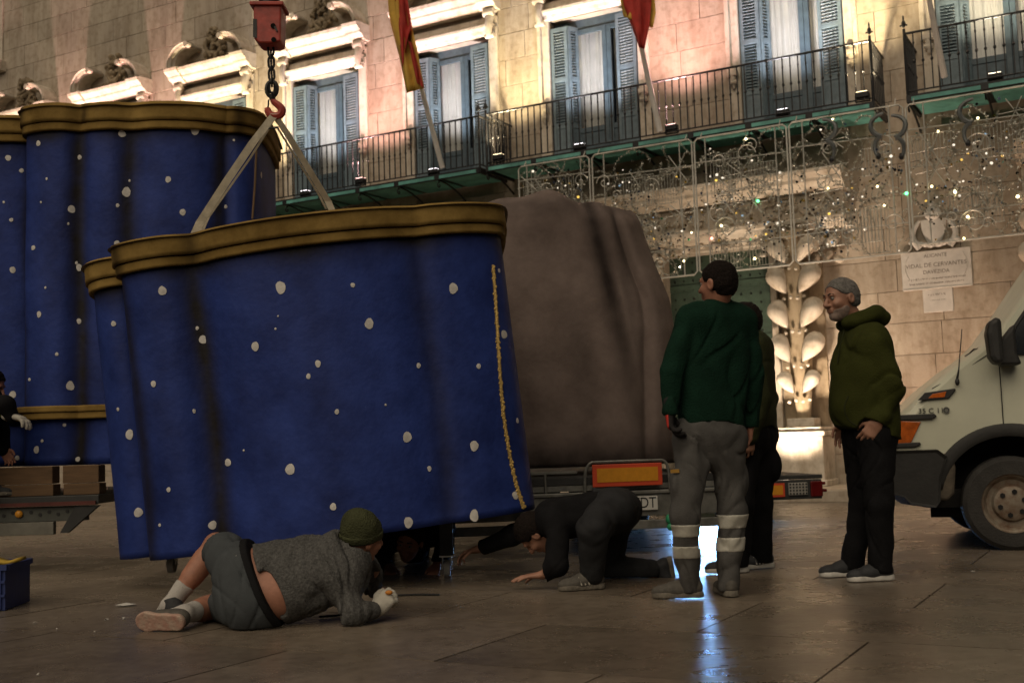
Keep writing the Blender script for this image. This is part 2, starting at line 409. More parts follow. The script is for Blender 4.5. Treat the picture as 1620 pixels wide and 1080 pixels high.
SCROLL = []
for k in range(19):
    t = k / 18
    SCROLL.append((t, t))
def pediment(c, full=True):
    """window surround: architrave, consoles, double cornice and the broken swan-neck arms over it"""
    s = MB()
    hw = HALFW
    # architrave jambs outside the opening
    for sg in (-1, 1):
        x = c + sg * (hw + .10)
        s.b6(x - .10, x + .10, -.05, -.006, SILL + .0, LINT + .30)
        s.b6(x + sg * .07 - .035, x + sg * .07 + .035, -.085, -.048, SILL + .95, LINT + .12)
    s.b6(c - hw - .2, c + hw + .2, -.058, -.008, LINT + .003, LINT + .32)
    sur = s.build('window_surround', M_TRIM, hall, bevel=.012)
    m_ = MB()
    # lower bead under frieze and upper cornice
    moulding(m_, c - hw - .16, c + hw + .16, [(0, LINT + .02), (.10, LINT + .02), (.13, LINT + .07), (.19, LINT + .10), (.20, LINT + .15), (.12, LINT + .17), (0, LINT + .17)])
    moulding(m_, c - hw - .22, c + hw + .22, [(0, LINT + .42), (.12, LINT + .42), (.17, LINT + .47), (.25, LINT + .51), (.26, LINT + .55), (.36, LINT + .62), (.38, LINT + .68), (.30, LINT + .71), (0, LINT + .72)])
    for sg in (-1, 1):   # ressauts at the ends
        moulding(m_, c + sg * (hw + .08) - .17, c + sg * (hw + .08) + .17, [(0, LINT + .415), (.17, LINT + .415), (.23, LINT + .47), (.31, LINT + .508), (.32, LINT + .548), (.42, LINT + .62), (.44, LINT + .684), (.36, LINT + .715), (0, LINT + .725)])
    m_.build('cornice', M_TRIM, sur, bevel=.008)
    for sg in (-1, 1):
        b = MB(); x = c + sg * (hw + .10)
        # S-shaped console
        path = [(x, -.10 - .09 * math.sin(t * 2.2), LINT + .36 - t * .42) for t in np.linspace(0, 1, 9)]
        b.tube(path, [.085 - .03 * t for t in np.linspace(0, 1, 9)], 8)
        b.tube([(x - .10, -.17, LINT + .34), (x + .10, -.17, LINT + .34)], .06, 10)
        b.tube([(x - .085, -.15, LINT - .06), (x + .085, -.15, LINT - .06)], .045, 10)
        b.b6(x - .11, x + .11, -.2, -.05, LINT + .37, LINT + .418)
        b.build('bracket', M_TRIM, sur, True)
        g = MB(); zz = SILL + .98      # small drop consoles on the jambs
        g.tube([(x - .075, -.11, zz), (x + .075, -.11, zz)], .055, 9); g.tube([(x - .06, -.10, zz - .13), (x + .06, -.10, zz - .13)], .038, 9)
        g.tube([(x, -.075, zz + .12), (x, -.10, zz - .02), (x, -.08, zz - .22)], [.05, .06, .02], 8)
        g.build('bracket', M_TRIM, sur, True)
        # curved arm of the broken pediment
        a = MB(); secs = []
        n = 16
        for k in range(n + 1):
            t = k / n
            ang_ = math.pi * (.02 + .52 * t)
            px_ = c + sg * (hw + .14 - .44 * (1 - math.cos(ang_)))
            pz_ = LINT + .70 + .42 * math.sin(ang_ * .96)
            wd = .065 - .012 * t
            out = .40 + .03 * math.sin(t * 3)
            # tangent normal in the xz plane
            secs.append((px_, pz_, wd, out))
        rows = []
        for k, (px_, pz_, wd, out) in enumerate(secs):
            q0 = secs[max(k - 1, 0)]; q1 = secs[min(k + 1, n)]
            tx, tz = q1[0] - q0[0], q1[1] - q0[1]; L = math.hypot(tx, tz); nx, nz = -tz / L * sg * -1, tx / L * sg * -1
            prof = [(-wd, 0), (-wd, out * .72), (-wd * .4, out * .78), (-wd * .3, out * .9), (wd * .5, out * .94), (wd * .6, out), (wd, out), (wd, 0)]
            rows.append([(px_ + nx * a_, -o_, pz_ + nz * a_) for a_, o_ in prof])
        a.strip(rows, closed=True)
        e = rows[-1]; a.add(e, [tuple(range(len(e)))])
        # rolled tip
        a.tube([(secs[-1][0], -.43, secs[-1][1] - .02), (secs[-1][0], -.02, secs[-1][1] - .02)], .055, 10)
        a.build('pediment_arm', M_TRIM, sur, True, angle=35)
    # carved foliage between the arms
    f = MB(); rr = random.Random(int(c * 100))
    for k in range(46):
        t = rr.uniform(0, 1); hh = rr.uniform(0, 1)
        x = c + (rr.random() - .5) * (.75 - .45 * hh); z = LINT + .80 + hh * .62
        f.ball((x, -.05 - .05 * rr.random(), z), (rr.uniform(.03, .075), rr.uniform(.03, .07), rr.uniform(.04, .09)), 7, 5, (rr.uniform(-1, 1), rr.uniform(-1, 1), rr.uniform(-1, 1)))
    for sg in (-1, 1):
        f.tube([(c + sg * (.05 + .16 * math.sin(t)), -.09, LINT + .85 + .5 * t / 3.2) for t in np.linspace(0, 3.2, 10)], [.045 - .003 * i for i in range(10)], 7)
    f.build('carved_foliage', stone_material_dark, sur, True)['kind'] = 'stuff'
    return sur
stone_material_dark = stone_material('weathered_carving', (.30, .24, .16), (.16, .125, .085), .7)

for wi, c in enumerate(WC):
    pediment(c)
    fr = MB(); y = .22; gw = .50          # glazed door, recessed
    fr.b6(c - HALFW, c + HALFW, y - .02, y + .05, LINT - .17, LINT)             # head
    for x in (c - HALFW + .04, c + HALFW - .04): fr.b6(x - .04, x + .04, y - .02, y + .05, SILL, LINT - .172)
    x0, x1 = c - HALFW + .08, c + HALFW - .08
    cm = c + .16
    for a, b in ((x0, cm - .002), (cm + .002, x1)):
        fr.b6(a, a + .08, y - .04, y - .001, SILL + .02, LINT - .175); fr.b6(b - .08, b, y - .04, y - .001, SILL + .02, LINT - .175)
        fr.b6(a + .08, b - .08, y - .04, y - .001, LINT - .26, LINT - .175); fr.b6(a + .08, b - .08, y - .03, y - .002, SILL + .02, SILL + .55)
        fr.b6(a + .08, b - .08, y - .042, y - .003, SILL + .55, SILL + .64)
    win = fr.build('window', M_FRAME, hall, bevel=.006)
    for a, b in ((x0, cm), (cm, x1)):
        g = MB(); g.b6(a + .075, b - .075, y - .022, y - .016, SILL + .6, LINT - .22); g.build('pane', M_GLASS, win)
        curtain(win, a + .06, b - .06, y + .09, SILL + .3, LINT - .18, wi + (3 if a == cm else 0))
    if wi < 8:
        hh_ = LINT - SILL - .16
        make_shutter(.30, hh_, win, (c - HALFW + .015, .01, SILL + .03), R(3)); make_shutter(.21, hh_, win, (c - HALFW + .325, .02, SILL + .03), R(62)); make_shutter(.36, hh_, win, (c + HALFW - .38, .0, SILL + .03), R(-5))
    rv = MB()     # room behind
    rv.b6(c - HALFW - .05, c + HALFW + .05, .55, .56, SILL - .1, LINT + .1); rv.build('dark_room', M_DARKROOM, win)
# upper floor window at the far end of the wall
up = MB(); x0, x1, z0, z1 = OPEN[-1]
up.b6(x0, x1, .3, .34, z0, z1); upw = up.build('window', M_DARKROOM, hall)
u2 = MB(); moulding(u2, x0 - .2, x1 + .25, [(0, z0 - .25), (.15, z0 - .25), (.25, z0 - .12), (.28, z0 - .05), (.2, z0), (-.3, z0)]); u2.b6(x1, x1 + .16, -.06, -.01, z0 + .002, z1)
u2.build('sill', M_TRIM, upw, bevel=.01)

# -------- plinth, steps and doors
st = MB(); st.b6(-9, 9, -1.9, 0, .0, .155)
step = st.build('step', M_STONE, hall, bevel=.012)
pl = MB(); pl.b6(-9, -2.75, -.10, 0, .157, .95); pl.b6(.55, 9, -.06, 0, .157, .52); pl.build('plinth', M_STONE, hall, bevel=.012)
dr = MB(); x0, x1, z0, z1 = OPEN[9]
dr.b6(x0, (x0 + x1) / 2 - .004, .26, .33, z0 + .16, z1); dr.b6((x0 + x1) / 2 + .004, x1, .26, .33, z0 + .16, z1)
door = dr.build('door', M_GREEN, hall)
sd = MB()
for i in range(11):
    for j in range(24): sd.ball((x0 + .08 + i * .155, .255, .32 + j * .145), (.018, .014, .018), 6, 4)
sd.build('door_studs', mat('dark_bronze', (.016, .020, .015), .5, .4), door, True)['kind'] = 'stuff'
rl = MB(); rl.b6(x0 - .2, x1 + .2, .24, .268, 2.35, 2.44); rl.b6(x0, x1, .245, .268, 3.2, 3.3); rl.build('door_rail', M_GREEN, door)

# -------- portal: estipite columns on pedestals, entablature, reliefs
def portal(xl, xr, cols):
    e = MB()
    A = [(0, 3.86), (.30, 3.86), (.34, 3.92), (.42, 3.96), (.43, 4.02), (.30, 4.05), (0, 4.05)]
    B = [(0, 4.42), (.34, 4.42), (.40, 4.48), (.50, 4.53), (.51, 4.58), (.60, 4.65), (.61, 4.70), (.50, 4.73), (0, 4.74)]
    moulding(e, xl, xr, A); moulding(e, xl, xr, B)
    e.b6(xl + .05, xr - .05, -.26, -.01, 4.052, 4.418)
    en = e.build('entablature', M_TRIM, hall, bevel=.008)
    rr = random.Random(int(xl * 10)); f = MB()
    for k in range(150):
        x = rr.uniform(xl + .1, xr - .1); z = rr.uniform(4.1, 4.4)
        f.ball((x, -.27, z), (rr.uniform(.02, .06), .045, rr.uniform(.02, .05)), 6, 4, (0, rr.uniform(-2, 2), 0))
    f.build('carved_frieze', M_TRIM, en, True)['kind'] = 'stuff'
    g = MB()
    for k in range(170):      # carved relief over the door and on the capitals
        x = rr.uniform(xl + .15, xr - .15); z = 3.2 + rr.random() ** .7 * .66
        if -2.3 < x < -.68 and z < 3.78 and xl < -2: continue
        g.ball((x, -.16 - .1 * rr.random(), z), (rr.uniform(.03, .085), rr.uniform(.05, .1), rr.uniform(.03, .075)), 7, 5, (rr.uniform(-1, 1), rr.uniform(-2, 2), 0))
    for k in range(26):
        x = rr.uniform(xl + .2, xr - .2); z = rr.uniform(4.78, 5.15); r0 = rr.uniform(.05, .11)
        g.tube([(x + r0 * (1 - t / 9) * math.cos(t), -.2, z + r0 * (1 - t / 9) * math.sin(t)) for t in np.linspace(0, 8, 16)], .022, 6)
    g.build('carved_relief', M_TRIM, en, True)['kind'] = 'stuff'
    return en
portal(-3.35, .62, (-.17, -2.8))
portal(2.9, 5.6, ())
fb = MB(); fb.b6(-2.35, -.62, -.1, .2, 3.752, 3.855); fb.b6(-3.2, -2.36, -.12, -.012, .157, 3.85); fb.b6(-.615, -.52, -.12, -.012, .157, 3.85); fb.build('door_surround', M_TRIM, hall, bevel=.01)

def petal(L, W, T):
    """a fleshy carved leaf: pear-shaped, pointing down local -z, bulging to -y"""
    rows = []
    for j in range(9):
        t = j / 8; wd = W * math.sin(math.pi * (t ** .75)) ** .8 if 0 < t < 1 else .004
        z = L * (.5 - t); yb = -T * math.sin(math.pi * t * .95 + .08)
        rows.append([(wd * math.cos(a) , yb * (.35 + .65 * max(0, math.sin(a))) - .6 * wd * max(0, math.sin(a)) + (.03 if math.sin(a) < 0 else 0), z) for a in np.linspace(0, 2 * math.pi, 14)[:-1]])
    m_ = MB(); m_.strip(rows, closed=True); return m_
def column(xc):
    sh = MB()
    prof = [(.15, .10), (.6, .13), (1.1, .17), (1.6, .19), (2.1, .19), (2.6, .18)]
    rows = []
    for z, r_ in [(1.12, .10), (1.35, .12), (1.6, .15), (2.0, .17), (2.6, .18), (3.2, .18), (3.75, .17)]:
        rows.append([(xc + r_ * math.cos(a), -.26 + r_ * .8 * math.sin(a), z) for a in np.linspace(0, 2 * math.pi, 17)[:-1]])
    sh.strip(rows, closed=True); sh.b6(xc - .22, xc + .22, -.5, -.02, 3.752, 3.86); sh.b6(xc - .33, xc + .33, -.05, -.005, .6, 3.75)
    c_ = sh.build('column', stone_material_dark, hall, True)
    for k, z in enumerate((1.62, 2.12, 2.62, 3.12, 3.55)):
        s_ = (.75, 1, 1.02, 1, .9)[k]
        for sg in (-1, 1):
            p = petal(.53 * s_, .15 * s_, .16)
            o = p.build('carved_leaf', M_TRIM, c_, True, angle=180)
            o.location = (xc + sg * .20 * s_, -.40, z + .02); o.rotation_euler = (R(-20), sg * R(34), sg * R(18))
        b = MB()
        for q in range(4): b.ball((xc - .15 + q * .1, -.45, z - .26 + .02 * (q % 2)), .028, 7, 5)
        b.build('carved_berries', M_TRIM, c_, True)['kind'] = 'stuff'
    pd = MB(); pd.b6(xc - .36, xc + .36, -.68, -.01, .16, .86)
    pdo = pd.build('pedestal', M_TRIM, hall, bevel=.012)
    cp = MB(); cp.b6(xc - .40, xc + .40, -.72, -.008, .862, .93); cp.b6(xc - .34, xc + .34, -.66, -.006, .932, .99); cp.b6(xc - .2, xc + .2, -.46, -.1, .992, 1.12)
    pb = MB(); pb.b6(xc - .395, xc + .395, -.70, -.012, .157, .24); pb.build('pedestal_base', M_TRIM, pdo, bevel=.012)
    cp.build('pedestal_cap', M_TRIM, pdo, bevel=.014)
    return c_
column(-.17); column(-2.8); column(3.25)

# -------- balconies
bal_m = MB(); bal_m.box((0, 0, .40), (.016, .016, .80)); bal_m.ball((0, 0, .40), (.021, .021, .03), 6, 4); bal_m.ball((0, 0, .66), (.016, .016, .02), 6, 4)
bal0 = None
def balcony(x0, x1, ends=(True, True)):
    global bal0
    OUT = .92; ZF = SILL - .05
    s = MB(); s.b6(x0, x1, -OUT, -.0, ZF - .035, ZF); s.b6(x0, x1, -OUT - .02, -OUT + .03, ZF - .085, ZF + .012)
    for sx in (x0, x1): s.b6(sx - .02, sx + .02, -OUT, 0, ZF - .08, ZF + .01)
    bo = s.build('balcony', M_IRON, hall)
    n = max(2, int((x1 - x0) / .78))
    for i in range(n):
        a = x0 + (x1 - x0) * i / n + .05; b = x0 + (x1 - x0) * (i + 1) / n - .05
        t = MB(); t.b6(a, b, -OUT + .04, -.03, ZF - .052, ZF - .036); t.b6(a, b, -OUT - .030, -OUT - .022, ZF - .075, ZF - .02); t.build('soffit_tile', M_TEAL, bo)
        k = MB(); xb = x0 + (x1 - x0) * i / n
        k.tube([(xb, -.02 - OUT * .95 * t_, ZF - .08 - .22 * (1 - t_) ** 2) for t_ in np.linspace(0, 1, 7)], .016, 6)
        k.tube([(xb, -OUT + .05 + .07 * math.cos(q) * (1 - q / 9), ZF - .17 + .07 * math.sin(q) * (1 - q / 9)) for q in np.linspace(1.2, 8, 14)], .011, 6)
        k.build('bracket', M_IRON, bo)
    r_ = MB()
    yb = -OUT + .02
    pts = [(x0, -.02, ZF + .88), (x0, yb, ZF + .88), (x1, yb, ZF + .88), (x1, -.02, ZF + .88)]
    for a, b in zip(pts, pts[1:]):
        r_.tube([a, b], .018, 6); r_.tube([(a[0], a[1], ZF + .07), (b[0], b[1], ZF + .07)], .012, 6)
    r_.build('handrail', M_IRON, bo)
    for sx in (x0, x1):
        f = MB(); f.cyl((sx, yb, ZF), (sx, yb, ZF + .95), .02, .02, 8); f.ball((sx, yb, ZF + 1.02), (.03, .03, .055), 8, 6); f.ball((sx, yb, ZF + 1.10), (.013, .013, .045), 6, 5); f.tube([(sx - .05, yb, ZF + 1.0), (sx + .05, yb, ZF + 1.0)], .012, 6)
        f.build('finial_post', M_IRON, bo, True)
    if bal0 is None: bal0 = bal_m.build('baluster', M_IRON, bo); first = True
    else: first = False
    pos = []
    n = int((x1 - x0) / .112)
    for i in range(1, n): pos.append((x0 + (x1 - x0) * i / n, yb))
    for sx in (x0, x1):
        for i in range(1, 8): pos.append((sx, yb + i * .112))
    for k, (x, y) in enumerate(pos):
        if first and k == 0: bal0.location = (x, y, ZF + .075); continue
        inst('baluster', bal0, bo, (x, y, ZF + .075))
    return bo
balcony(-10.9, -5.14); balcony(-5.0, 1.2); balcony(1.66, 4.6)

# -------- floodlights standing on the balconies and the ground
def h2w(s, out, h): return P0 + EX * s + NO * out + Vector((0, 0, h))
def floodlight(s, out, h, col, power, aim, label, size=105, group=None, blend=1.0, big=1.0):
    o = thing('floodlight', label, 'floodlight', h2w(s, out, h), -TH, group)
    b = MB(); b.b6(-.09 * big, .09 * big, -.06, .06, .05, .13); b.build('lamp_housing', M_IRON, o, bevel=.008)
    l_ = MB(); l_.b6(-.075 * big, .075 * big, -.05, .05, .132, .136); l_.build('lens', mat('lamp_lens_' + '%.2f%.2f' % (col[1], col[2]), col, .3, vary=0, emit=col, estr=6), o)
    k = MB(); k.b6(-.10 * big, -.09 * big, -.03, .03, 0, .10); k.b6(.09 * big, .10 * big, -.03, .03, 0, .10); k.b6(-.10 * big, .10 * big, -.03, .03, 0, .006); k.build('mounting_yoke', M_IRON, o)
    L = bpy.data.lights.new('spot', 'SPOT'); L.energy = power; L.color = col; L.spot_size = R(size); L.spot_blend = blend; L.shadow_soft_size = .09
    lo = bpy.data.objects.new('lamp', L); COL.objects.link(lo); lo.parent = o; lo.location = (0, 0, .16)
    d = Vector((aim[0], -aim[1], aim[2])); lo.rotation_euler = d.to_track_quat('-Z', 'Y').to_euler()
    return o
WARM = (1, .84, .60); PINK = (1, .55, .50); AMBER = (1, .79, .47); COOL = (.95, .88, .92)
WLAB = {3: 'behind the crane sling', 4: 'beside the striped flag', 5: 'beside the limp red flag', 6: 'above the green door', 7: 'by the bare flag pole'}
PLAB = {-10.35: 'left bare by the tall blue float', -7.6: 'behind the striped flag', -4.8: 'at the end of the long balcony', -1.78: 'behind the limp red flag', 1.05: 'beside the balcony corner post', 4.2: 'beyond the bare flag pole'}
for i, c in enumerate(WC[:8]):
    floodlight(c, .66, SILL, COOL if i in (3, 4, 5, 6) else WARM, 600, (0, -.24, 1), 'black floodlight on the balcony before the window ' + WLAB[i] if i in WLAB else 'small floodlight under a pedimented window behind the tall blue float', 86, 'floodlights in front of the windows')
pier = [(-16.0, PINK), (-13.15, PINK), (-10.35, AMBER), (-7.6, PINK), (-4.8, AMBER), (-1.78, PINK), (1.05, AMBER), (4.2, PINK)]
for s_, col in pier:
    nm = 'rosy' if col is PINK else 'amber'
    floodlight(s_, .86, SILL, col, 1000, (0, -.06, 1), f'small {nm} floodlight washing the wall {PLAB[s_]}' if s_ in PLAB else 'small rosy floodlight behind the tall blue float', 104, f'{nm} floodlights between the windows')
# ground floodlights for the portal columns and the wall with the plaques
floodlight(-.17, 1.5, .155, (1, .78, .58), 620, (0, -.75, 1), 'ground floodlight at the foot of the leafy stone column', 84)
floodlight(1.7, 1.5, .155, (1, .66, .46), 230, (0, -.75, 1), 'ground floodlight below the white marble plaque', 130)
floodlight(-2.0, 1.5, .155, (1, .72, .48), 110, (0, -.55, 1), 'ground floodlight in front of the green studded door', 120)
floodlight(3.6, 1.3, .155, (1, .72, .5), 120, (0, -.55, 1), 'ground floodlight beyond the white van', 110)

# ================================================================= plaques
def plaque(x0, y0, x1, y1, lines, label, name='stone_plaque', th=.05):
    a = hpx(x0, y0); b = hpx(x1, y1)
    s0, s1, z1, z0 = a[0], b[0], a[1], b[1]
    o = thing(name, label, 'plaque', h2w((s0 + s1) / 2, .015, z0), -TH)
    w_, h_ = s1 - s0, z1 - z0
    m_ = MB(); m_.b6(-w_ / 2, w_ / 2, -th, .0, 0, h_); m_.build('slab', M_MARBLE, o, bevel=.01)
    for (t, sz, fz, fx) in lines:
        text_mesh('lettering', t, sz, M_INK, o, (fx * w_, -th - .001, fz * h_), (R(90), 0, 0), .001)
    return o, w_, h_
pq, pw, ph = plaque(1426, 402, 1540, 452, [('ALICANTE', .066, .86, 0), ('VIDAL DE CERVANTES', .082, .62, 0), ('DAVEZIDA', .074, .44, 0)],
   'large white marble plaque with five lines of carved lettering')
fr_ = MB()
for sg in (-1, 1):      # carved scroll ornament at the two ends of the inscription and a raised edge
    fr_.tube([(sg * (pw / 2 - .05 - .05 * t * t), -.052, .28 * ph + .30 * ph * (t + 1)) for t in np.linspace(-1, 1, 9)], .008, 5)
for z in (.012, ph - .012): fr_.b6(-pw / 2 + .01, pw / 2 - .01, -.058, -.049, z - .007, z + .007)
fr_.build('carved_edge', M_MARBLE, pq)
def worn_line(o_, w_, z, hgt, seed, th):      # lettering too worn and small to read: rows of short cut strokes
    rr = random.Random(seed); b_ = MB(); x = -w_ / 2
    while x < w_ / 2:
        k = rr.uniform(.35, 1); b_.box((x, -th - .001, z + rr.uniform(-.1, .1) * hgt), (hgt * .16, .002, hgt * k), (0, rr.choice([0, 0, .5, -.5, 1.57]), 0)); x += hgt * rr.choice([.3, .35, .45, .8])
    tag(b_.build('worn_lettering', M_INK, o_), kind='stuff')
worn_line(pq, pw * .82, ph * .27, .034, 1, .05); worn_line(pq, pw * .78, ph * .15, .034, 2, .05)
# crest standing on the plaque
cr = MB(); zc = ph + .02
rows = []
for t in np.linspace(0, 1, 10):
    hw = .17 * (1 - .75 * t ** 2.2); rows.append([(k * hw, -.04 - .05 * (1 - abs(k)), zc + .42 - t * .40) for k in (-1, -.5, 0, .5, 1)])
cr.strip(rows)
for sg in (-1, 1):
    cr.tube([(sg * (.2 + .09 * math.sin(t)), -.05, zc + .02 + .12 * t) for t in np.linspace(0, 3.3, 9)], [.05, .05, .045, .045, .04, .04, .035, .03, .02], 7)
    for q in range(5): cr.ball((sg * (.06 + .06 * q), -.06, zc + .05 + .015 * q), (.05, .04, .035), 7, 5)
cr.ball((0, -.07, zc + .50), (.12, .06, .10), 9, 6); cr.ball((0, -.07, zc + .62), (.05, .04, .06), 7, 5)
cr.build('crest', M_MARBLE, pq, True)
pq2, pw2, ph2 = plaque(1460, 456, 1510, 492, [], 'small plain marble plaque fixed below the lettered one', th=.035)
worn_line(pq2, pw2 * .6, ph2 * .70, .04, 3, .035); worn_line(pq2, pw2 * .5, ph2 * .48, .016, 4, .035)

# ================================================================= light-decoration panels hung under the balconies
M_WIRE = mat('painted_wire', (.50, .49, .44), .45, .3, vary=.2)
M_TINSEL = mat('tinsel', (.50, .49, .43), .35, .6, vary=.5, scale=30)
SPANG = [mat('gold_mirror', (.85, .62, .16), .12, 1, vary=.2), mat('silver_mirror', (.8, .82, .82), .1, 1, vary=.1), mat('smoke_mirror', (.03, .03, .035), .15, .6, vary=.3), mat('green_mirror', (.12, .55, .25), .15, .9, vary=.3), mat('blue_mirror', (.2, .36, .6), .15, .9, vary=.3)]
# a few bulbs of the light string are lit
M_BULB = {'w': mat('lit_bulb_warm', (1, .8, .4), .4, vary=0, emit=(1, .82, .42), estr=9), 'g': mat('lit_bulb_green', (.1, 1, .3), .4, vary=0, emit=(.12, 1, .32), estr=5), 'p': mat('lit_bulb_rose', (1, .3, .25), .4, vary=0, emit=(1, .3, .22), estr=6)}
ODX = 1.02
def deco(x0, x1, ztop, zbot, label, seed):
    rr = random.Random(seed)
    o = thing('light_decoration', label, 'decoration', h2w(x0, ODX, zbot), -TH, 'wire decoration panels under the balconies')
    W, Hh = x1 - x0, ztop - zbot
    f = MB()
    c = .05
    loop = [(c, 0, 0), (W - c, 0, 0), (W, 0, c), (W, 0, Hh - c), (W - c, 0, Hh), (c, 0, Hh), (0, 0, Hh - c), (0, 0, c)]
    f.tube(loop, .013, 6, closed=True)
    for t in (.12, .88): f.tube([(W * t, 0, 0), (W * t, 0, Hh)], .010, 5)
    f.tube([(0, 0, Hh * .82), (W, 0, Hh * .80)], .009, 5); f.tube([(0, 0, Hh * .2), (W, 0, Hh * .2)], .008, 5)
    f.tube([(.1, 0, Hh), (.1, .1, Hh + .12)], .008, 5); f.tube([(W - .1, 0, Hh), (W - .1, .1, Hh + .12)], .008, 5)
    f.build('frame', M_WIRE, o, True)
    w_ = MB()
    def star(x, z, r0, n):
        for k in range(n):
            a = k * math.pi / n + rr.uniform(0, .1); w_.tube([(x - r0 * math.cos(a), 0, z - r0 * math.sin(a)), (x + r0 * math.cos(a), 0, z + r0 * math.sin(a))], .007, 4, cap=False)
    def spiral(x, z, r0, turns, sg):
        w_.tube([(x + sg * r0 * (1 - t / (turns * 7)) * math.cos(t), -.01 * math.sin(t), z + r0 * (1 - t / (turns * 7)) * math.sin(t)) for t in np.linspace(0, turns * 6.28, int(16 * turns))], .009, 4, cap=False)
    for q in range(4):      # combs of fine vertical wires
        a = rr.uniform(0, W * .65); b = a + rr.uniform(.25, .45) * W * .8; za = rr.choice([.02, .1, .55]) * Hh; zb = za + rr.uniform(.18, .34) * Hh
        x = a
        while x < min(b, W): w_.tube([(x, .012, za), (x, .012, zb)], .0045, 4, cap=False); x += .045
        w_.tube([(a, .012, za), (min(b, W), .012, za)], .006, 4); w_.tube([(a, .012, zb), (min(b, W), .012, zb)], .006, 4)
    for q in range(5): star(rr.uniform(.2, W - .2), rr.uniform(.3, Hh - .25), rr.uniform(.16, .34), rr.choice([3, 4]))
    for q in range(6): spiral(rr.uniform(.15, W - .15), rr.uniform(.15, Hh - .15), rr.uniform(.07, .2), rr.uniform(1, 1.8), rr.choice([-1, 1]))
    w_.build('wirework', M_WIRE, o, True)['kind'] = 'stuff'
    # tinsel garlands: many short bristles round a curling core
    t_ = MB()
    for q in range(36):
        xa, za = rr.uniform(.1, W - .1), rr.uniform(.3, Hh); ph_ = rr.uniform(0, 6); r0 = rr.uniform(.15, .32)
        for k in range(60):
            a = ph_ + k * .055
            cx, cz = xa + r0 * math.cos(a) * (1 + .2 * math.sin(k * .2)), za + r0 * 1.4 * math.sin(a) - .2
            if not (0.02 < cx < W - .02 and .02 < cz < Hh): continue
            for j in range(3):
                d = Vector((rr.gauss(0, 1), rr.gauss(0, 1), rr.gauss(0, 1))).normalized() * rr.uniform(.02, .05); e = Vector((rr.gauss(0, 1), rr.gauss(0, 1), rr.gauss(0, 1))).normalized() * .008
                p = Vector((cx, 0, cz)); t_.add([p - e, p + e, p + d], [(0, 1, 2)])
    tag(t_.build('tinsel_garland', M_TINSEL, o), kind='stuff')
    for mi, cnt in ((0, 30), (1, 110), (2, 60), (3, 2), (4, 8)):
        g = MB()
        for k in range(cnt):
            cl = rr.random() < .7
            cx = rr.uniform(.05, W - .05); cz = rr.uniform(.03, Hh - .05) if not cl else Hh * (.12 + .3 * rr.random() + .35 * (math.sin(cx * 4 + seed) * .5 + .5))
            p = Vector((cx, rr.uniform(-.04, .04), min(cz, Hh - .04))); nn = Vector((rr.gauss(0, .55), -1, rr.gauss(0, .55))).normalized()
            g.add(g.ring(p, nn, rr.uniform(.008, .022), 8), [tuple(range(8))])
        sp_ = g.build('spangles', SPANG[mi], o); tag(sp_, kind='stuff')
    return o
def lit(o, lst):
    for (x, y, k, r_) in lst:
        s_, z = hpx(x, y, ODX + .02); b = MB(); b.ball((0, 0, 0), r_, 8, 6)
        q = b.build('lit_bulb', M_BULB[k], o, True); q.parent = o; q.location = Vector((s_ - o['x0'], -.02, z - o['z0']))
DP = []
edges = [(-4.35, -3.10, 5.30, 4.0, 'wire decoration panel of short comb lattice beside the covered brown float', 11), (-3.05, -1.42, 5.30, 3.27, 'wire decoration panel with dense tinsel behind the green jacketed man', 12), (-1.38, .0, 5.29, 3.27, 'wire decoration panel above the green door, thick with gold spangles', 13), (.04, 1.60, 5.30, 3.27, 'wire decoration panel with a green bulb over the leafy column', 15), (1.64, 3.5, 5.28, 3.36, 'wire decoration panel hanging in front of the marble plaque', 16)]
for e in edges:
    o = deco(*e); o['x0'] = e[0]; o['z0'] = e[3]; DP.append(o)
lit(DP[1], [(1082, 413, 'w', .014), (1094, 368, 'w', .012)])
lit(DP[2], [(1126, 377, 'p', .02), (1194, 409, 'w', .017), (1199, 318, 'g', .02), (1141, 357, 'w', .017), (1180, 220, 'w', .017)])
lit(DP[3], [(1434, 306, 'g', .022), (1388, 295, 'w', .014), (1399, 325, 'w', .013), (1310, 298, 'w', .013), (1317, 189, 'w', .013)])
lit(DP[4], [(1474, 295, 'w', .015), (1511, 304, 'w', .018), (1531, 343, 'w', .018), (1525, 377, 'w', .013), (1610, 311, 'w', .02), (1547, 187, 'w', .015), (1484, 208, 'w', .013)])
# ornamental scrolls hanging at the joint of the balconies
for s_, z, k in ((.62, 5.0, 0), (1.25, 4.95, 1), (1.55, 4.9, 2), (2.4, 4.95, 3)):
    o = thing('scroll_ornament', 'curled grey metal ornament hanging ' + ('over the leafy column', 'under the end post of the long balcony', 'under the end post of the corner balcony', 'above the marble crest')[k], 'ornament', h2w(s_, ODX + .02, z), -TH, 'curled ornaments under the balcony')
    b = MB(); sg = 1 if k % 2 else -1
    b.tube([(sg * (.10 * math.cos(t) * (1 - t / 16)), 0, .26 - .05 * t + .05 * math.sin(t)) for t in np.linspace(0, 11, 26)], [.02 + .016 * math.sin(i / 25 * 3.1) for i in range(26)], 7)
    b.build('scroll', mat('grey_lacquer', (.10, .11, .11), .4, .2, vary=.3), o, True)
    b = MB(); b.ball((0, 0, -.32), (.035, .03, .05), 7, 5); b.tube([(0, 0, .3), (0, .1, .40)], .006, 5); b.build('drop', M_IRON, o, True)

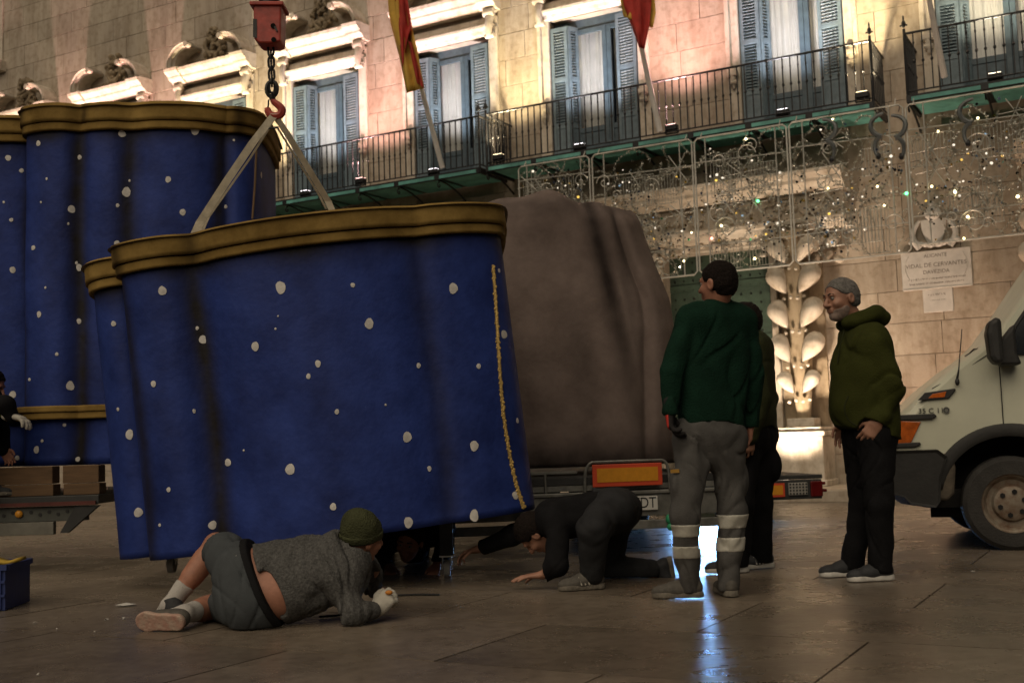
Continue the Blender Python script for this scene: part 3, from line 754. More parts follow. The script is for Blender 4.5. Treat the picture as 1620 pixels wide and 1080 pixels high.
# ================================================================= flags on white poles
def flag(foot, tip, label, strips_, seed, out=1.0):
    f = hpx(*foot, out); a = h2w(f[0], out, f[1])
    t = hpx(*tip, out + .9); b = h2w(t[0], out + .9, t[1])
    o = thing('flag', label, 'flag', a)
    p = MB(); d = (b - a); p.tube([(0, 0, 0), tuple(d)], [.045, .03], 8)
    for q in (.12, .3): p.tube([tuple(d * q), tuple(d * (q + .006))], .042, 8)
    p.build('pole', mat('white_pole_paint', (.70, .69, .66), .45, vary=.1), o, True)
    for (pts, m_, nm, dy) in strips_:
        rows = []
        L, Rr = pts
        n = 14
        for k in range(n + 1):
            tt = k / n
            def lerp(P):
                v = tt * (len(P) - 1); i = min(int(v), len(P) - 2); u = v - i; return (P[i][0] * (1 - u) + P[i + 1][0] * u, P[i][1] * (1 - u) + P[i + 1][1] * u)
            l_, r_ = lerp(L), lerp(Rr); row = []
            for c in range(9):
                u = c / 8; x = l_[0] * (1 - u) + r_[0] * u; y = l_[1] * (1 - u) + r_[1] * u
                oo = out + 1.0 + dy + .05 * math.sin(u * 9 + tt * 5 + seed) + .03 * math.sin(u * 17 - tt * 3)
                s_, z = hpx(x, y, oo); row.append(h2w(s_, oo, z) - a)
            rows.append(row)
        c_ = MB(); c_.strip(rows); c_.build(nm, m_, o, True, solid=.006, angle=180)
    return o
M_RED = mat('red_flag_cloth', (.42, .032, .022), .8, vary=.25, scale=5); M_YEL = mat('yellow_flag_cloth', (.55, .33, .05), .8, vary=.2, scale=5)
flag((1044, 208), (985, -60), 'red flag with yellow edge hanging limp on a white pole above the brown float', [
    (([(985, -40), (985, 5), (1000, 45), (1011, 75)], [(1030, -40), (1031, 0), (1027, 40), (1019, 78)]), M_RED, 'red_cloth', 0),
    (([(978, -40), (982, 5), (986, 26)], [(1034, -40), (1037, 20), (1032, 45)]), M_YEL, 'yellow_cloth', -.08)], 1.0)
flag((700, 266), (640, 40), 'yellow and red striped flag drooping from a white pole beside the crane hook', [
    (([(611, -30), (616, 30), (634, 100), (643, 147)], [(640, -30), (648, 30), (660, 80), (671, 140)]), M_YEL, 'yellow_cloth', -.05),
    (([(622, -30), (629, 30), (637, 108)], [(640, -30), (652, 42), (645, 60)]), M_RED, 'red_cloth', 0),
    (([(646, 65), (655, 110), (660, 132)], [(651, 68), (666, 120), (671, 140)]), M_RED, 'red_cloth', .01)], 2.3)
flag((1494, 122), (1462, -40), 'bare white flag pole leaning out from the corner balcony', [], 3)

# ================================================================= crane block, chain, hook and lifting sling
HY = 7.9
M_CRANE = mat('red_crane_paint', (.36, .045, .03), .5, vary=.3, scale=12, bump=.1); M_STEEL = mat('dark_steel', (.03, .03, .03), .4, .7, vary=.3)
def hp(x, y, dy=0): return at(x, y, HY + dy)
base_h = hp(427, 75)
blk = thing('crane_hook', 'red crane hook block with short chain and red hook', 'crane hook', base_h)
def rel(v): return v - base_h
b = MB(); sc = HY / FPX
def q(x, y, dy=0): return rel(hp(x, y, dy))
b.prism([q(405, 15), q(449, 15), q(448, 72), (q(440, 75)), q(414, 75), q(406, 68)], (0, -.09, 0), (0, .09, 0)); b.build('block', M_CRANE, blk, bevel=.012)
b = MB(); b.prism([q(400, 11), q(453, 11), q(453, 17), q(400, 17)], (0, -.11, 0), (0, .11, 0)); b.build('flange', M_CRANE, blk, bevel=.006)
b = MB(); b.tube([q(426, -160), q(426, 11)], .075, 14); b.build('rope_socket', M_STEEL, blk, True)
b = MB()
for (x, y) in ((432, 41), (433, 63)): b.tube([q(x, y, -.092), q(x, y, -.104)], .018, 8)
b.box(q(436, 45, -.096), (.012, .01, .05), (0, R(-25), 0)); b.build('bolt', M_STEEL, blk, True)
b = MB(); b.prism([q(405, 38), q(411, 38), q(411, 68), q(405, 66)], (0, -.094, 0), (0, -.0905, 0)); b.build('slot', M_STEEL, blk)
lk = MB()
lk.tube([(.019 * math.cos(t) , 0, .030 * math.sin(t) + (.013 if math.sin(t) > 0 else -.013)) for t in np.linspace(0, 2 * math.pi, 17)[:-1]], .0085, 6, closed=True)
l0 = None
for k in range(7):
    p = q(428.5 + k * .3, 80 + k * 9.6)
    if l0 is None: l0 = lk.build('chain_link', M_STEEL, blk, True); l0.location = p
    else: inst('chain_link', l0, blk, p, (0, 0, R(90) * (k % 2) + .2))
b = MB(); b.tube([q(430 + 8 * math.cos(t), 141 + 12 * math.sin(t)) for t in np.linspace(0, 6.28, 15)[:-1]], .016, 7, closed=True); b.tube([q(431, 150), q(431, 158)], .022, 8); b.build('swivel', M_STEEL, blk, True)
b = MB(); hkp = [(431, 157), (434, 162), (442, 168), (446, 175), (443, 182), (436, 184), (428, 182), (424, 176), (423, 171)]
b.tube([q(*p) for p in catmull([(x, y, 0) for x, y in hkp], 3) for p in [(p.x, p.y)]], [.018 + .012 * math.sin(i / 24 * 3.0) for i in range(25)], 8); b.build('hook', M_CRANE, blk, True)
b = MB(); b.tube([q(425, 158), q(424, 172)], .006, 6); b.build('safety_latch', M_STEEL, blk, True)
M_WEB = mat('sling_webbing', (.58, .53, .41), .85, vary=.2, scale=14, bump=.2, stretch=(1, 1, 1))
sl_ = thing('lifting_sling', 'cream webbing sling hanging in two legs from the hook', 'sling', hp(432, 182))
def strap(pts, wpx, dy=0):
    m_ = MB(); rows = []
    for (x, y, d) in pts: rows.append([hp(x - wpx / 2, y, d) - sl_.location, hp(x + wpx / 2, y, d) - sl_.location])
    m_.strip(rows); return m_.build('strap', M_WEB, sl_, solid=.008)
strap([(436, 180, -.02), (400, 226, .02), (360, 285, .1), (318, 350, .2), (308, 372, .22)], 15)
strap([(430, 196, .03), (396, 250, .12), (330, 344, .3), (318, 372, .33)], 4)
strap([(433, 180, -.02), (455, 212, .05), (490, 270, .2), (519, 318, .35), (527, 336, .37)], 11)
strap([(438, 200, .03), (460, 236, .15), (506, 310, .4), (516, 330, .45)], 3)
b = MB(); b.tube([hp(424, 203) - sl_.location, hp(441, 202) - sl_.location], .008, 6); b.build('shackle_pin', M_STEEL, sl_, True)

# ================================================================= parade float pieces
def float_paint(name, c1, c2, dark, edge=.5):
    """sprayed paint: mottled base, with sprayed black along an attribute"""
    m = bpy.data.materials.new(name); m.use_nodes = True
    n = m.node_tree.nodes; l = m.node_tree.links; p = n['Principled BSDF']; p.inputs['Roughness'].default_value = .62; p.inputs['Specular IOR Level'].default_value = .25
    tc = n.new('ShaderNodeTexCoord'); a = n.new('ShaderNodeTexNoise'); a.inputs['Scale'].default_value = 2.4; a.inputs['Detail'].default_value = 7; a.inputs['Roughness'].default_value = .65; l.new(tc.outputs['Object'], a.inputs['Vector'])
    cr = n.new('ShaderNodeValToRGB'); l.new(a.outputs[0], cr.inputs[0]); cr.color_ramp.elements[0].position = .34; cr.color_ramp.elements[1].position = .66; cr.color_ramp.elements[0].color = (*c1, 1); cr.color_ramp.elements[1].color = (*c2, 1)
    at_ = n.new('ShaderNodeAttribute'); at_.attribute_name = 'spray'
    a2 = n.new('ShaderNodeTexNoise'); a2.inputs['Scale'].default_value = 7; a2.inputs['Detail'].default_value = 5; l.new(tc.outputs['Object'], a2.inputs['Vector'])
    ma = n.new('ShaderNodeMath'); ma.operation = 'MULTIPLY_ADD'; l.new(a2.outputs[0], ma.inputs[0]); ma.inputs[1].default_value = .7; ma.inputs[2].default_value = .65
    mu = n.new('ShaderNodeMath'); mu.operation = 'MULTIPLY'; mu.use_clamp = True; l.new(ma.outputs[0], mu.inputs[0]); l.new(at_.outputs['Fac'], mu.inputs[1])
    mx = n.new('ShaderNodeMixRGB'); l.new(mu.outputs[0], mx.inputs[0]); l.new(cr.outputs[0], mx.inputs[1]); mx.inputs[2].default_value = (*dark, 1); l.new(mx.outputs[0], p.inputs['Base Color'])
    b_ = n.new('ShaderNodeTexNoise'); b_.inputs['Scale'].default_value = 22; b_.inputs['Detail'].default_value = 6; l.new(tc.outputs['Object'], b_.inputs['Vector'])
    bp = n.new('ShaderNodeBump'); bp.inputs['Strength'].default_value = .3; bp.inputs['Distance'].default_value = .012; l.new(b_.outputs[0], bp.inputs['Height']); l.new(bp.outputs[0], p.inputs['Normal'])
    return m
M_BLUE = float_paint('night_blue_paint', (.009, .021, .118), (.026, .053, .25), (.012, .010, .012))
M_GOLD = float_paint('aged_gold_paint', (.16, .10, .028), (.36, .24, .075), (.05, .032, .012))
_g = M_GOLD.node_tree.nodes['Principled BSDF']; _g.inputs['Roughness'].default_value = .85; _g.inputs['Specular IOR Level'].default_value = .1
M_STAR = mat('white_star_paint', (.62, .60, .56), .7, vary=.2, scale=20)
M_WOOD = mat('raw_timber', (.13, .075, .034), .75, vary=.3, scale=3, bump=.2, stretch=(1, 1, 8))
M_BARE = mat('raw_plaster_back', (.24, .19, .14), .9, vary=.3, scale=5, bump=.3)

def offset_profile(P, d):
    out = []
    for i, p in enumerate(P):
        t = (P[min(i + 1, len(P) - 1)] - P[max(i - 1, 0)]); t.normalize(); out.append(Vector((p.x + t.y * d, p.y - t.x * d, 0)))
    return out
def shell(name, prof, h0, h1, nz, off, m_, parent, valleys, topspray, wob=0, solid=.03, lean=0):
    Q = offset_profile(prof, off); mb = MB(); rows = []
    for j in range(nz + 1):
        t = j / nz; z = h0 + (h1 - h0) * t
        rows.append([(p.x + wob * math.sin(z * 2.1 + p.x * 3) * .3, p.y + wob * math.sin(z * 3.3 + p.x * 5.1) + wob * .6 * math.sin(z * 7 + p.x * 11), z) for p in Q])
    mb.strip(rows)
    o = mb.build(name, m_, parent, True, solid=solid, angle=50)
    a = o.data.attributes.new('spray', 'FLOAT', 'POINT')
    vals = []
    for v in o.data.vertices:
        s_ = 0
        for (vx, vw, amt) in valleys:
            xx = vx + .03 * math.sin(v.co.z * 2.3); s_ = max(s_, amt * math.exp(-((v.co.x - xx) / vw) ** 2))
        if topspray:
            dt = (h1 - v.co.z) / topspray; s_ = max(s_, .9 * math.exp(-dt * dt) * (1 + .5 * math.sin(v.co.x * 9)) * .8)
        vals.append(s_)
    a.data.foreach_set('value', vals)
    return o
def cast_star(root, targets, lst, depth_hint=None):
    dg = bpy.context.evaluated_depsgraph_get(); dg.update()
    trees = []
    for o in targets:
        mw = o.matrix_world; me = o.data
        trees.append(BVHTree.FromPolygons([mw @ v.co for v in me.vertices], [tuple(p.vertices) for p in me.polygons]))
    inv = root.matrix_world.inverted(); rr = random.Random(5)
    for (x, y, r_) in lst:
        d = ray(x, y).normalized(); best = None
        for t in trees:
            h = t.ray_cast(CAM, d)
            if h[0] is not None and (best is None or h[3] < best[3]): best = h
        if best is None: continue
        loc, nor = best[0], best[1]
        if nor.dot(d) > 0: nor = -nor
        rad = r_ * .9 * loc.y / FPX
        u = Vector((0, 0, 1)); u = (u - nor * u.dot(nor)).normalized(); v = nor.cross(u)
        m_ = MB(); n = 13; ph_ = rr.uniform(0, 6)
        el = rr.uniform(1.0, 1.3)
        ring = [loc + nor * .003 + (u * math.sin(a) * el + v * math.cos(a)) * rad * (1 + .05 * math.sin(3 * a + ph_) + .05 * math.sin(2 * a + 2 * ph_) + rr.uniform(-.05, .05)) for a in np.linspace(0, 2 * math.pi, n + 1)[:-1]]
        cen = loc + nor * .005
        m_.add([inv @ p for p in ring] + [inv @ cen], [(i, (i + 1) % n, n) for i in range(n)])
        m_.build('painted_star', M_STAR, root)

# --- hanging piece
BL = at(166, 892, 7.6); BR = at(862, 806, 7.42)
tilt = math.atan2(BR.z - BL.z, BR.x - BL.x)
fl = thing('parade_float', 'tilted blue star-painted float section hanging from the crane sling', 'float', (BL.x, 7.02, BL.z))
fl.rotation_euler = (0, -tilt, R(2))
KP = [(-.02, 1.75), (-.03, 1.3), (0.0, .98), (.06, .80), (.16, .70), (.27, .68), (.35, .74), (.385, .80), (.375, .66), (.36, .48), (.37, .36), (.42, .28), (.55, .21), (.70, .19), (.84, .235), (.92, .225), (1.1, .12), (1.4, .04), (1.75, .03), (2.05, .09), (2.22, .16), (2.3, .19), (2.42, .19), (2.6, .25), (2.78, .38), (2.84, .55), (2.85, 1.0), (2.83, 1.75)]
prof = catmull([(x, y, 0) for x, y in KP], 6)
VAL = [(.86, .075, .95), (.40, .05, .8), (2.28, .07, .45), (1.6, .1, .12)]
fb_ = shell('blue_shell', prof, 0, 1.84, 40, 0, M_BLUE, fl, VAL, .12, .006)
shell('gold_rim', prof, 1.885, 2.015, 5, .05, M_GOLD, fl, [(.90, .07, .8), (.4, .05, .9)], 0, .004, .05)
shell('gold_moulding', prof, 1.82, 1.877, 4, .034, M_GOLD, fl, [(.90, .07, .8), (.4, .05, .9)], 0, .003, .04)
bd = MB(); ring = offset_profile(prof, .07); bd.add([(p.x, p.y, 2.0) for p in ring], [tuple(range(len(ring)))]); bd.build('top_panel', M_BARE, fl)
bk = MB(); bk.b6(-.0, 2.82, 1.70, 1.74, .02, 1.99); bk.build('back_panel', M_WOOD, fl)
for (x0_, x1_, y0_, y1_, z0_, z1_) in ((.6, 2.75, .5, .56, .02, .1), (.1, 2.75, 1.5, 1.56, .02, .1), (.5, .56, .3, 1.65, .10, .18), (2.2, 2.26, .3, 1.65, .10, .18), (.5, .56, .9, .96, .18, 2.0), (1.55, 1.61, .9, .96, .18, 2.0)):
    t_ = MB(); t_.b6(x0_, x1_, y0_, y1_, z0_, z1_); t_.build('timber', M_WOOD, fl, bevel=.004)
# castors under the piece
M_RUB = mat('white_nylon', (.42, .41, .38), .5, vary=.15)
def castor(wx, wy, foot):
    loc = Vector(foot) ; o_ = thing('castor_wheel', 'white nylon castor on a dark leg under the hanging float' if wx else 'chromed castor hanging behind the raised shin of the lying man', 'castor', loc)
    b = MB(); b.tube([(-.022, 0, .058), (.022, 0, .058)], .058, 18); b.build('wheel', M_RUB, o_, True)
    b = MB(); b.prism([Vector((0, -.02, .05)), Vector((0, .02, .05)), Vector((0, .035, .14)), Vector((0, -.035, .14))], (-.034, 0, 0), (-.028, 0, 0)); b.prism([Vector((0, -.02, .05)), Vector((0, .02, .05)), Vector((0, .035, .14)), Vector((0, -.035, .14))], (.028, 0, 0), (.034, 0, 0)); b.b6(-.05, .05, -.05, .05, .137, .148); b.tube([(-.04, 0, .058), (.04, 0, .058)], .009, 8); b.build('fork', mat('zinc_plate', (.55, .54, .5), .3, .9, vary=.1), o_, bevel=.002)
    b = MB(); b.b6(-.045, .045, -.045, .045, .149, wy); b.build('leg', M_STEEL, o_)
    return o_
castor(1, .42, gp(708, 912)); castor(0, .30, gp(272, 905, .08))
# glitter cord
cord = []
dgx = bpy.context.evaluated_depsgraph_get(); dgx.update()
tree = BVHTree.FromPolygons([fb_.matrix_world @ v.co for v in fb_.data.vertices], [tuple(p.vertices) for p in fb_.data.polygons])
inv = fl.matrix_world.inverted()
for (x, y) in ((778, 362), (780, 420), (785, 490), (789, 560), (795, 640), (803, 700), (814, 755), (824, 788), (829, 803)):
    h = tree.ray_cast(CAM, ray(x, y).normalized())
    if h[0] is not None: cord.append(inv @ (h[0] + Vector((0, -.008, 0))))
cord = catmull(cord, 10)
b = MB()
rr = random.Random(9)
for p in catmull(cord, 4): b.ball(p + Vector((rr.uniform(-.011, .011), -.006, rr.uniform(-.006, .006))), rr.uniform(.005, .009), 5, 4)
b.tube(cord, .011, 6); b.build('gold_cord', mat('gold_braid', (.48, .33, .10), .4, .45, vary=.4, scale=60), fl, True)
cast_star(fl, [fb_], [(257, 460, 7), (180, 512, 5), (444, 455, 9), (558, 451, 4), (717, 456, 8), (584, 512, 8), (321, 537, 7), (312, 519, 3), (404, 548, 7), (503, 575, 5), (488, 595, 4), (662, 578, 4), (757, 579, 4), (797, 529, 8), (800, 440, 7), (789, 428, 4), (243, 607, 5), (307, 650, 3), (205, 687, 7), (187, 647, 3), (533, 651, 4), (644, 691, 8), (750, 705, 8), (818, 665, 4), (679, 741, 4), (361, 731, 7), (459, 742, 9), (267, 774, 4), (219, 810, 8), (336, 830, 7), (527, 801, 6), (386, 712, 2), (646, 826, 8), (750, 815, 8), (815, 783, 7), (184, 884, 4), (682, 364, 9), (490, 371, 8), (253, 830, 3), (162, 744, 2), (436, 520, 2), (440, 500, 1.5), (610, 640, 2)])

# --- standing piece on the left trailer
LY = 9.2
o0 = at(30, 738, LY)
f2 = thing('parade_float', 'tall upright blue star-painted float section standing on timber blocks', 'float', (o0.x, LY, o0.z))
f2.rotation_euler = (0, R(.2), 0)
K2 = [(-1.6, 1.5), (-1.55, .8), (-1.3, .40), (-.9, .25), (-.5, .27), (-.2, .30), (-.06, .36), (-.03, .44), (-.035, .28), (-.02, .14), (.04, .06), (.2, .0), (.36, .0), (.50, .06), (.62, .02), (.78, 0), (.92, .045), (1.0, .05), (1.2, .02), (1.5, .08), (1.68, .18), (1.74, .22), (1.84, .23), (1.94, .32), (1.985, .5), (1.97, .9), (1.9, 1.5)]
K2 = [(x * .925 if x > 0 else x, y) for x, y in K2]
prof2 = catmull([(x, y, 0) for x, y in K2], 6)
V2 = [(.46, .075, .95), (.87, .075, .9), (1.58, .06, .95), (-.05, .05, .9), (-.5, .1, .4)]
HT = (at(165, 163, LY).z - o0.z)
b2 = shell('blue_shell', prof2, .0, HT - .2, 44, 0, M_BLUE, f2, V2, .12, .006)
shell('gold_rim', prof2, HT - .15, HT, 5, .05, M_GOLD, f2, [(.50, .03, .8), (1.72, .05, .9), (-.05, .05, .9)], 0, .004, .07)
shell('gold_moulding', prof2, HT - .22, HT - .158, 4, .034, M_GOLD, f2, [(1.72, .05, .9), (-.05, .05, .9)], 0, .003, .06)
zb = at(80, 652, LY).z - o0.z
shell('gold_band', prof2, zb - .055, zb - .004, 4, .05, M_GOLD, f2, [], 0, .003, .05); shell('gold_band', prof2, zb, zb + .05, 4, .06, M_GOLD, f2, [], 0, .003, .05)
bd = MB(); ring = offset_profile(prof2, .07); bd.add([(p.x, p.y, HT - .03) for p in ring], [tuple(range(len(ring)))]); bd.build('top_panel', M_BARE, f2)
bk = MB(); bk.b6(-1.58, 1.74, 1.46, 1.5, .02, HT - .04); bk.build('back_panel', M_WOOD, f2)
cast_star(f2, [b2], [(85, 199, 6), (61, 227, 4.5), (193, 212, 6.5), (308, 205, 8), (13, 250, 5), (126, 249, 3.5), (200, 304, 7.5), (113, 331, 6.5), (266, 284, 5), (289, 336, 5), (74, 283, 2), (205, 286, 2), (186, 325, 3), (185, 385, 4.5), (53, 392, 4.5), (18, 348, 3.5), (20, 427, 5), (125, 423, 5), (121, 416, 2.5), (370, 222, 2), (413, 277, 5), (357, 327, 3), (62, 497, 5), (111, 610, 7), (125, 508, 4), (47, 600, 3), (20, 624, 6), (58, 711, 6), (67, 697, 3), (123, 726, 4), (27, 724, 4), (102, 672, 3), (6, 320, 2), (108, 354, 2), (65, 320, 2), (34, 270, 4), (33, 205, 4), (90, 560, 3), (72, 455, 2)])
b = MB(); b.tube([at(404, 236, 9.36) - f2.location, at(402, 290, 9.42) - f2.location, at(398, 345, 9.42) - f2.location], .010, 6); b.build('cord', mat('brown_cord', (.16, .10, .05), .8), f2, True)

# --- brown draped piece on the right trailer
GY = 9.55
g0 = at(800, 742, GY)
f3 = thing('parade_float', 'brown drapery-like float section standing on the flat trailer', 'float', (g0.x - .9, GY, g0.z))
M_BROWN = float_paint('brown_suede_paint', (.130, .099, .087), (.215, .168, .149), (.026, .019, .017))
M_BROWN.node_tree.nodes['Principled BSDF'].inputs['Roughness'].default_value = .85
prof3 = catmull([(x, y, 0) for x, y in [(.62, 1.7), (.60, .9), (.62, .4), (.70, .12), (.95, .0), (1.35, -.02), (1.75, .03), (1.98, .10), (2.07, .19), (2.17, .17), (2.27, .27), (2.33, .42), (2.36, .8), (2.3, 1.7)]], 8)
TOP = 2.27
mb = MB(); rows = []
nz = 54
right = [(0, 2.36), (.25, 2.36), (.8, 2.385), (1.2, 2.405), (1.45, 2.375), (1.75, 2.27), (2.05, 2.18), (2.25, 2.13), (2.38, 2.09)]
def rlim(z):
    for (z0_, x0_), (z1_, x1_) in zip(right, right[1:]):
        if z <= z1_: return x0_ + (x1_ - x0_) * (z - z0_) / (z1_ - z0_)
    return right[-1][1]
wave = lambda x: .035 * math.sin(x * 5.5) + .02 * math.sin(x * 13 + 1)
for j in range(nz + 1):
    t = j / nz; row = []
    for p in prof3:
        zt = TOP + wave(p.x) - .10 * max(0, (p.x - 1.5)) ** 1.5 - .03 * max(0, .9 - p.x)
        z = zt * t
        k = rlim(TOP * t) / 2.36
        x = p.x * k if p.x > 0 else p.x
        y = p.y + .05 * math.sin(p.x * 4 + z * 1.7) * (.3 + t) * .3 + .010 * math.sin(x * 9 - z * 3.1 + 2 * math.sin(z * 1.3)) + .012 * math.sin(x * 17 + z * 5)
        fold = .055 * math.exp(-((p.x - (1.78 + .35 * (1 - t))) / .10) ** 2) * min(1, t * 1.3)
        fold += .03 * math.exp(-((p.x - (2.02 + .22 * (1 - t))) / .06) ** 2) * t
        y += fold
        top_round = max(0, t - .93) / .07
        y += .16 * top_round ** 2.2
        row.append((x, y, z))
    rows.append(row)
# rolled lip
last = rows[-1]
rows.append([(x, y + .10, z + .03) for x, y, z in last]); rows.append([(x, y + .20, z + .012) for x, y, z in last])
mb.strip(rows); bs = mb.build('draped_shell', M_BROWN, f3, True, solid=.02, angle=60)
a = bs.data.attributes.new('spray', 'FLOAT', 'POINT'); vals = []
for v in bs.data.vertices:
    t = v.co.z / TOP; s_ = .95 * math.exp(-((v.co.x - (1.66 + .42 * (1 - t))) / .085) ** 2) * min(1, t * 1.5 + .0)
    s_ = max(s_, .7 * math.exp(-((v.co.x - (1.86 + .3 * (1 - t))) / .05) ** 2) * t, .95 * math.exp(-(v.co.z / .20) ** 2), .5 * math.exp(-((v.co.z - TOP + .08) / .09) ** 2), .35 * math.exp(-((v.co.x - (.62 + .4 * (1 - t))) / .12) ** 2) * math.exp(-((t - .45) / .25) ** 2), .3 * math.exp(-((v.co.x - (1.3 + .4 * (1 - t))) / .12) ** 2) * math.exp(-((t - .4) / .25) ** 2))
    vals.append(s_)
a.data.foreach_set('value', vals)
bk = MB(); bk.b6(.65, 2.0, 1.55, 1.6, 0, 2.05); bk.build('back_panel', M_WOOD, f3)

# ================================================================= trailers
M_GALV = mat('galvanised_steel', (.22, .22, .20), .5, .6, vary=.3, scale=8, bump=.15); M_DKGREY = mat('dark_chassis', (.035, .036, .035), .6, .2, vary=.3)
M_TYRE = mat('tyre_rubber', (.03, .029, .027), .85, vary=.3, bump=.3, bscale=60); M_AMB = mat('amber_reflector', (.62, .27, .02), .4, vary=.1, scale=20); M_REDR = mat('red_reflector', (.60, .075, .03), .4, vary=.1)
M_PLATE = mat('plate_white', (.58, .58, .54), .5, vary=.08); M_BLK = mat('plate_black', (.012, .012, .012), .6, vary=.1)
def wheel_parts(parent, c, r_, wd, side, hub=True):
    b = MB(); n = 40
    prof_ = [(.62, -.5), (.9, -.5), (.985, -.38), (1, -.2), (1, .2), (.985, .38), (.9, .5), (.62, .5)]
    rows = [[(c[0] + r_ * a_ * math.cos(t), c[1] + wd * b_, c[2] + r_ * a_ * math.sin(t)) for t in np.linspace(0, 2 * math.pi, n + 1)[:-1]] for a_, b_ in prof_]
    b.strip(rows, closed=True); ty = b.build('wheel', M_TYRE, parent, True, angle=35)
    h = MB(); s_ = side
    prof_ = [(.62, .46), (.60, .40), (.57, .38), (.50, .22), (.40, .20), (.36, .34), (.30, .38), (.0, .38)]
    rows = [[(c[0] + r_ * a_ * math.cos(t), c[1] + s_ * wd * b_, c[2] + r_ * a_ * math.sin(t)) for t in np.linspace(0, 2 * math.pi, n + 1)[:-1]] for a_, b_ in prof_]
    h.strip(rows, closed=True); h.build('rim', mat('rusty_rim', (.26, .23, .18), .6, .3, vary=.5, scale=12, col2=(.13, .07, .04)), ty, True, angle=30)
    k = MB()
    for q in range(6):
        t = q * math.pi / 3 + .3; k.tube([(c[0] + r_ * .25 * math.cos(t), c[1] + s_ * wd * .38, c[2] + r_ * .25 * math.sin(t)), (c[0] + r_ * .25 * math.cos(t), c[1] + s_ * wd * .43, c[2] + r_ * .25 * math.sin(t))], r_ * .055, 6)
    k.build('wheel_nuts', M_STEEL, ty)['kind'] = 'stuff'
    return ty
# right trailer: rear end towards the camera
ta = at(1150, 790, 9.2); rz = R(8)
tr = thing('flat_trailer', 'galvanised flat trailer with amber warning board and number plate under the brown float', 'trailer', (ta.x, 9.2, 0), rz)
W = 2.75; dk = .615
b = MB(); b.b6(-W, 0, 0, 4.6, dk - .06, dk); b.build('deck', M_DKGREY, tr, bevel=.005)
b = MB(); b.b6(-W, .02, -.03, .05, .30, .47); b.b6(-W, .02, -.05, .07, .472, .50); b.b6(-W, .02, -.04, .0, .20, .27); b.build('rear_beam', M_GALV, tr, bevel=.006)
b = MB(); b.b6(-W, 0, .0, .05, .51, dk - .062); b.tube([(-W + .1, -.01, .655), (-1.2, -.01, .655)], .014, 6); b.tube([(-1.45, -.01, .5), (-1.45, -.01, .655)], .012, 6); b.build('tail_rail', M_GALV, tr)
for x_ in (-W + .3, -W / 2, -.3):
    b = MB(); b.b6(x_ - .05, x_ + .05, .05, 4.6, .42, dk - .061); b.build('chassis_rail', M_DKGREY, tr)
def on_rear(x, y):   # photo pixel -> local coordinates on the plane of the trailer's rear
    M_ = Matrix.Rotation(-rz, 3, 'Z'); nrm = Matrix.Rotation(rz, 3, 'Z') @ Vector((0, -1, 0)); p0_ = Vector((ta.x, 9.2, 0)); d = ray(x, y); t = (p0_ - CAM).dot(nrm) / d.dot(nrm)
    return M_ @ (CAM + d * t - p0_)
a0, a1 = on_rear(935, 770), on_rear(1043, 731)
b = MB(); b.b6(a0.x, a1.x, -.075, -.06, a0.z, a1.z); ab = b.build('warning_board', M_REDR, tr, bevel=.004)
b = MB(); b.b6(a0.x + .035, a1.x - .035, -.079, -.0745, a0.z + .035, a1.z - .03); b.build('amber_panel', M_AMB, ab)
b = MB(); x0_, x1_ = a0.x - .04, a1.x + .045
b.tube(catmull([(x0_ - .02, -.05, .5), (x0_ - .01, -.05, a1.z - .06), (x0_ + .03, -.05, a1.z + .01), (x0_ + .12, -.05, a1.z + .018), (x1_ - .12, -.05, a1.z + .018), (x1_ - .02, -.05, a1.z + .01), (x1_ + .01, -.05, a1.z - .06), (x1_ + .02, -.05, .5)], 5), .012, 7); b.build('board_hoop', M_GALV, tr, True)
n0, n1 = on_rear(964, 808), on_rear(1037, 783)
b = MB(); b.b6(n0.x, n1.x, -.062, -.052, n0.z, n1.z); np_ = b.build('number_plate', M_PLATE, tr, bevel=.003)
text_mesh('plate_lettering', '4 WDT', .118, M_BLK, np_, (n1.x - .012, -.063, (n0.z + n1.z) / 2), (R(90), 0, 0), .0008, 'RIGHT').scale = (.82, 1, 1)
b = MB(); b.tube([(n0.x + (n1.x - n0.x) * .6, -.02, .10), (n0.x + (n1.x - n0.x) * .6 + .2, -.02, .10)], .04, 8)
gl = on_rear(1056, 820); b = MB(); b.ball((gl.x, -.05, gl.z), (.03, .03, .04), 9, 6); b.ball((gl.x + .01, -.06, gl.z - .06), (.035, .03, .03), 8, 5); b.build('green_lamp', mat('green_plastic', (.03, .30, .14), .4, vary=.2), tr, True)
for y_ in (2.6, 3.4):
    for sx in (-W + .12, -.12): wheel_parts(tr, (0, 0, 0), .30, .2, 1).matrix_local = Matrix.Translation((sx, y_, .30)) @ Matrix.Rotation(R(90), 4, 'Z')
# second low trailer behind
tb = at(1302, 770, 11.3)
t2 = thing('low_trailer', 'low dark trailer end with red tail lamp in front of the lit pedestal', 'trailer', (tb.x, 11.3, 0), R(7))
b = MB(); b.b6(-2.1, 0, 0, 3.2, .46, .50); b.build('deck', M_DKGREY, t2, bevel=.005)
b = MB(); b.b6(-2.1, -.02, -.02, .06, .27, .455); b.build('rear_beam', M_DKGREY, t2, bevel=.006)
b = MB(); b.b6(-.14, -.02, -.05, -.021, .29, .44); b.b6(-.02, .03, -.03, .05, .33, .36); b.b6(-.02, .02, -.03, .05, .40, .43); b.build('tail_lamp', mat('tail_red', (.10, .006, .006), .25, vary=.2), t2, bevel=.01)
b = MB(); b.b6(-.36, -.17, -.045, -.021, .31, .43); lc = b.build('light_cluster', mat('pale_plastic', (.30, .29, .26), .5, vary=.1), t2, bevel=.006)
b = MB()
for i in range(6):
    for j in range(4): b.tube([(-.345 + i * .032, -.0452, .325 + j * .03), (-.345 + i * .032, -.048, .325 + j * .03)], .010, 7)
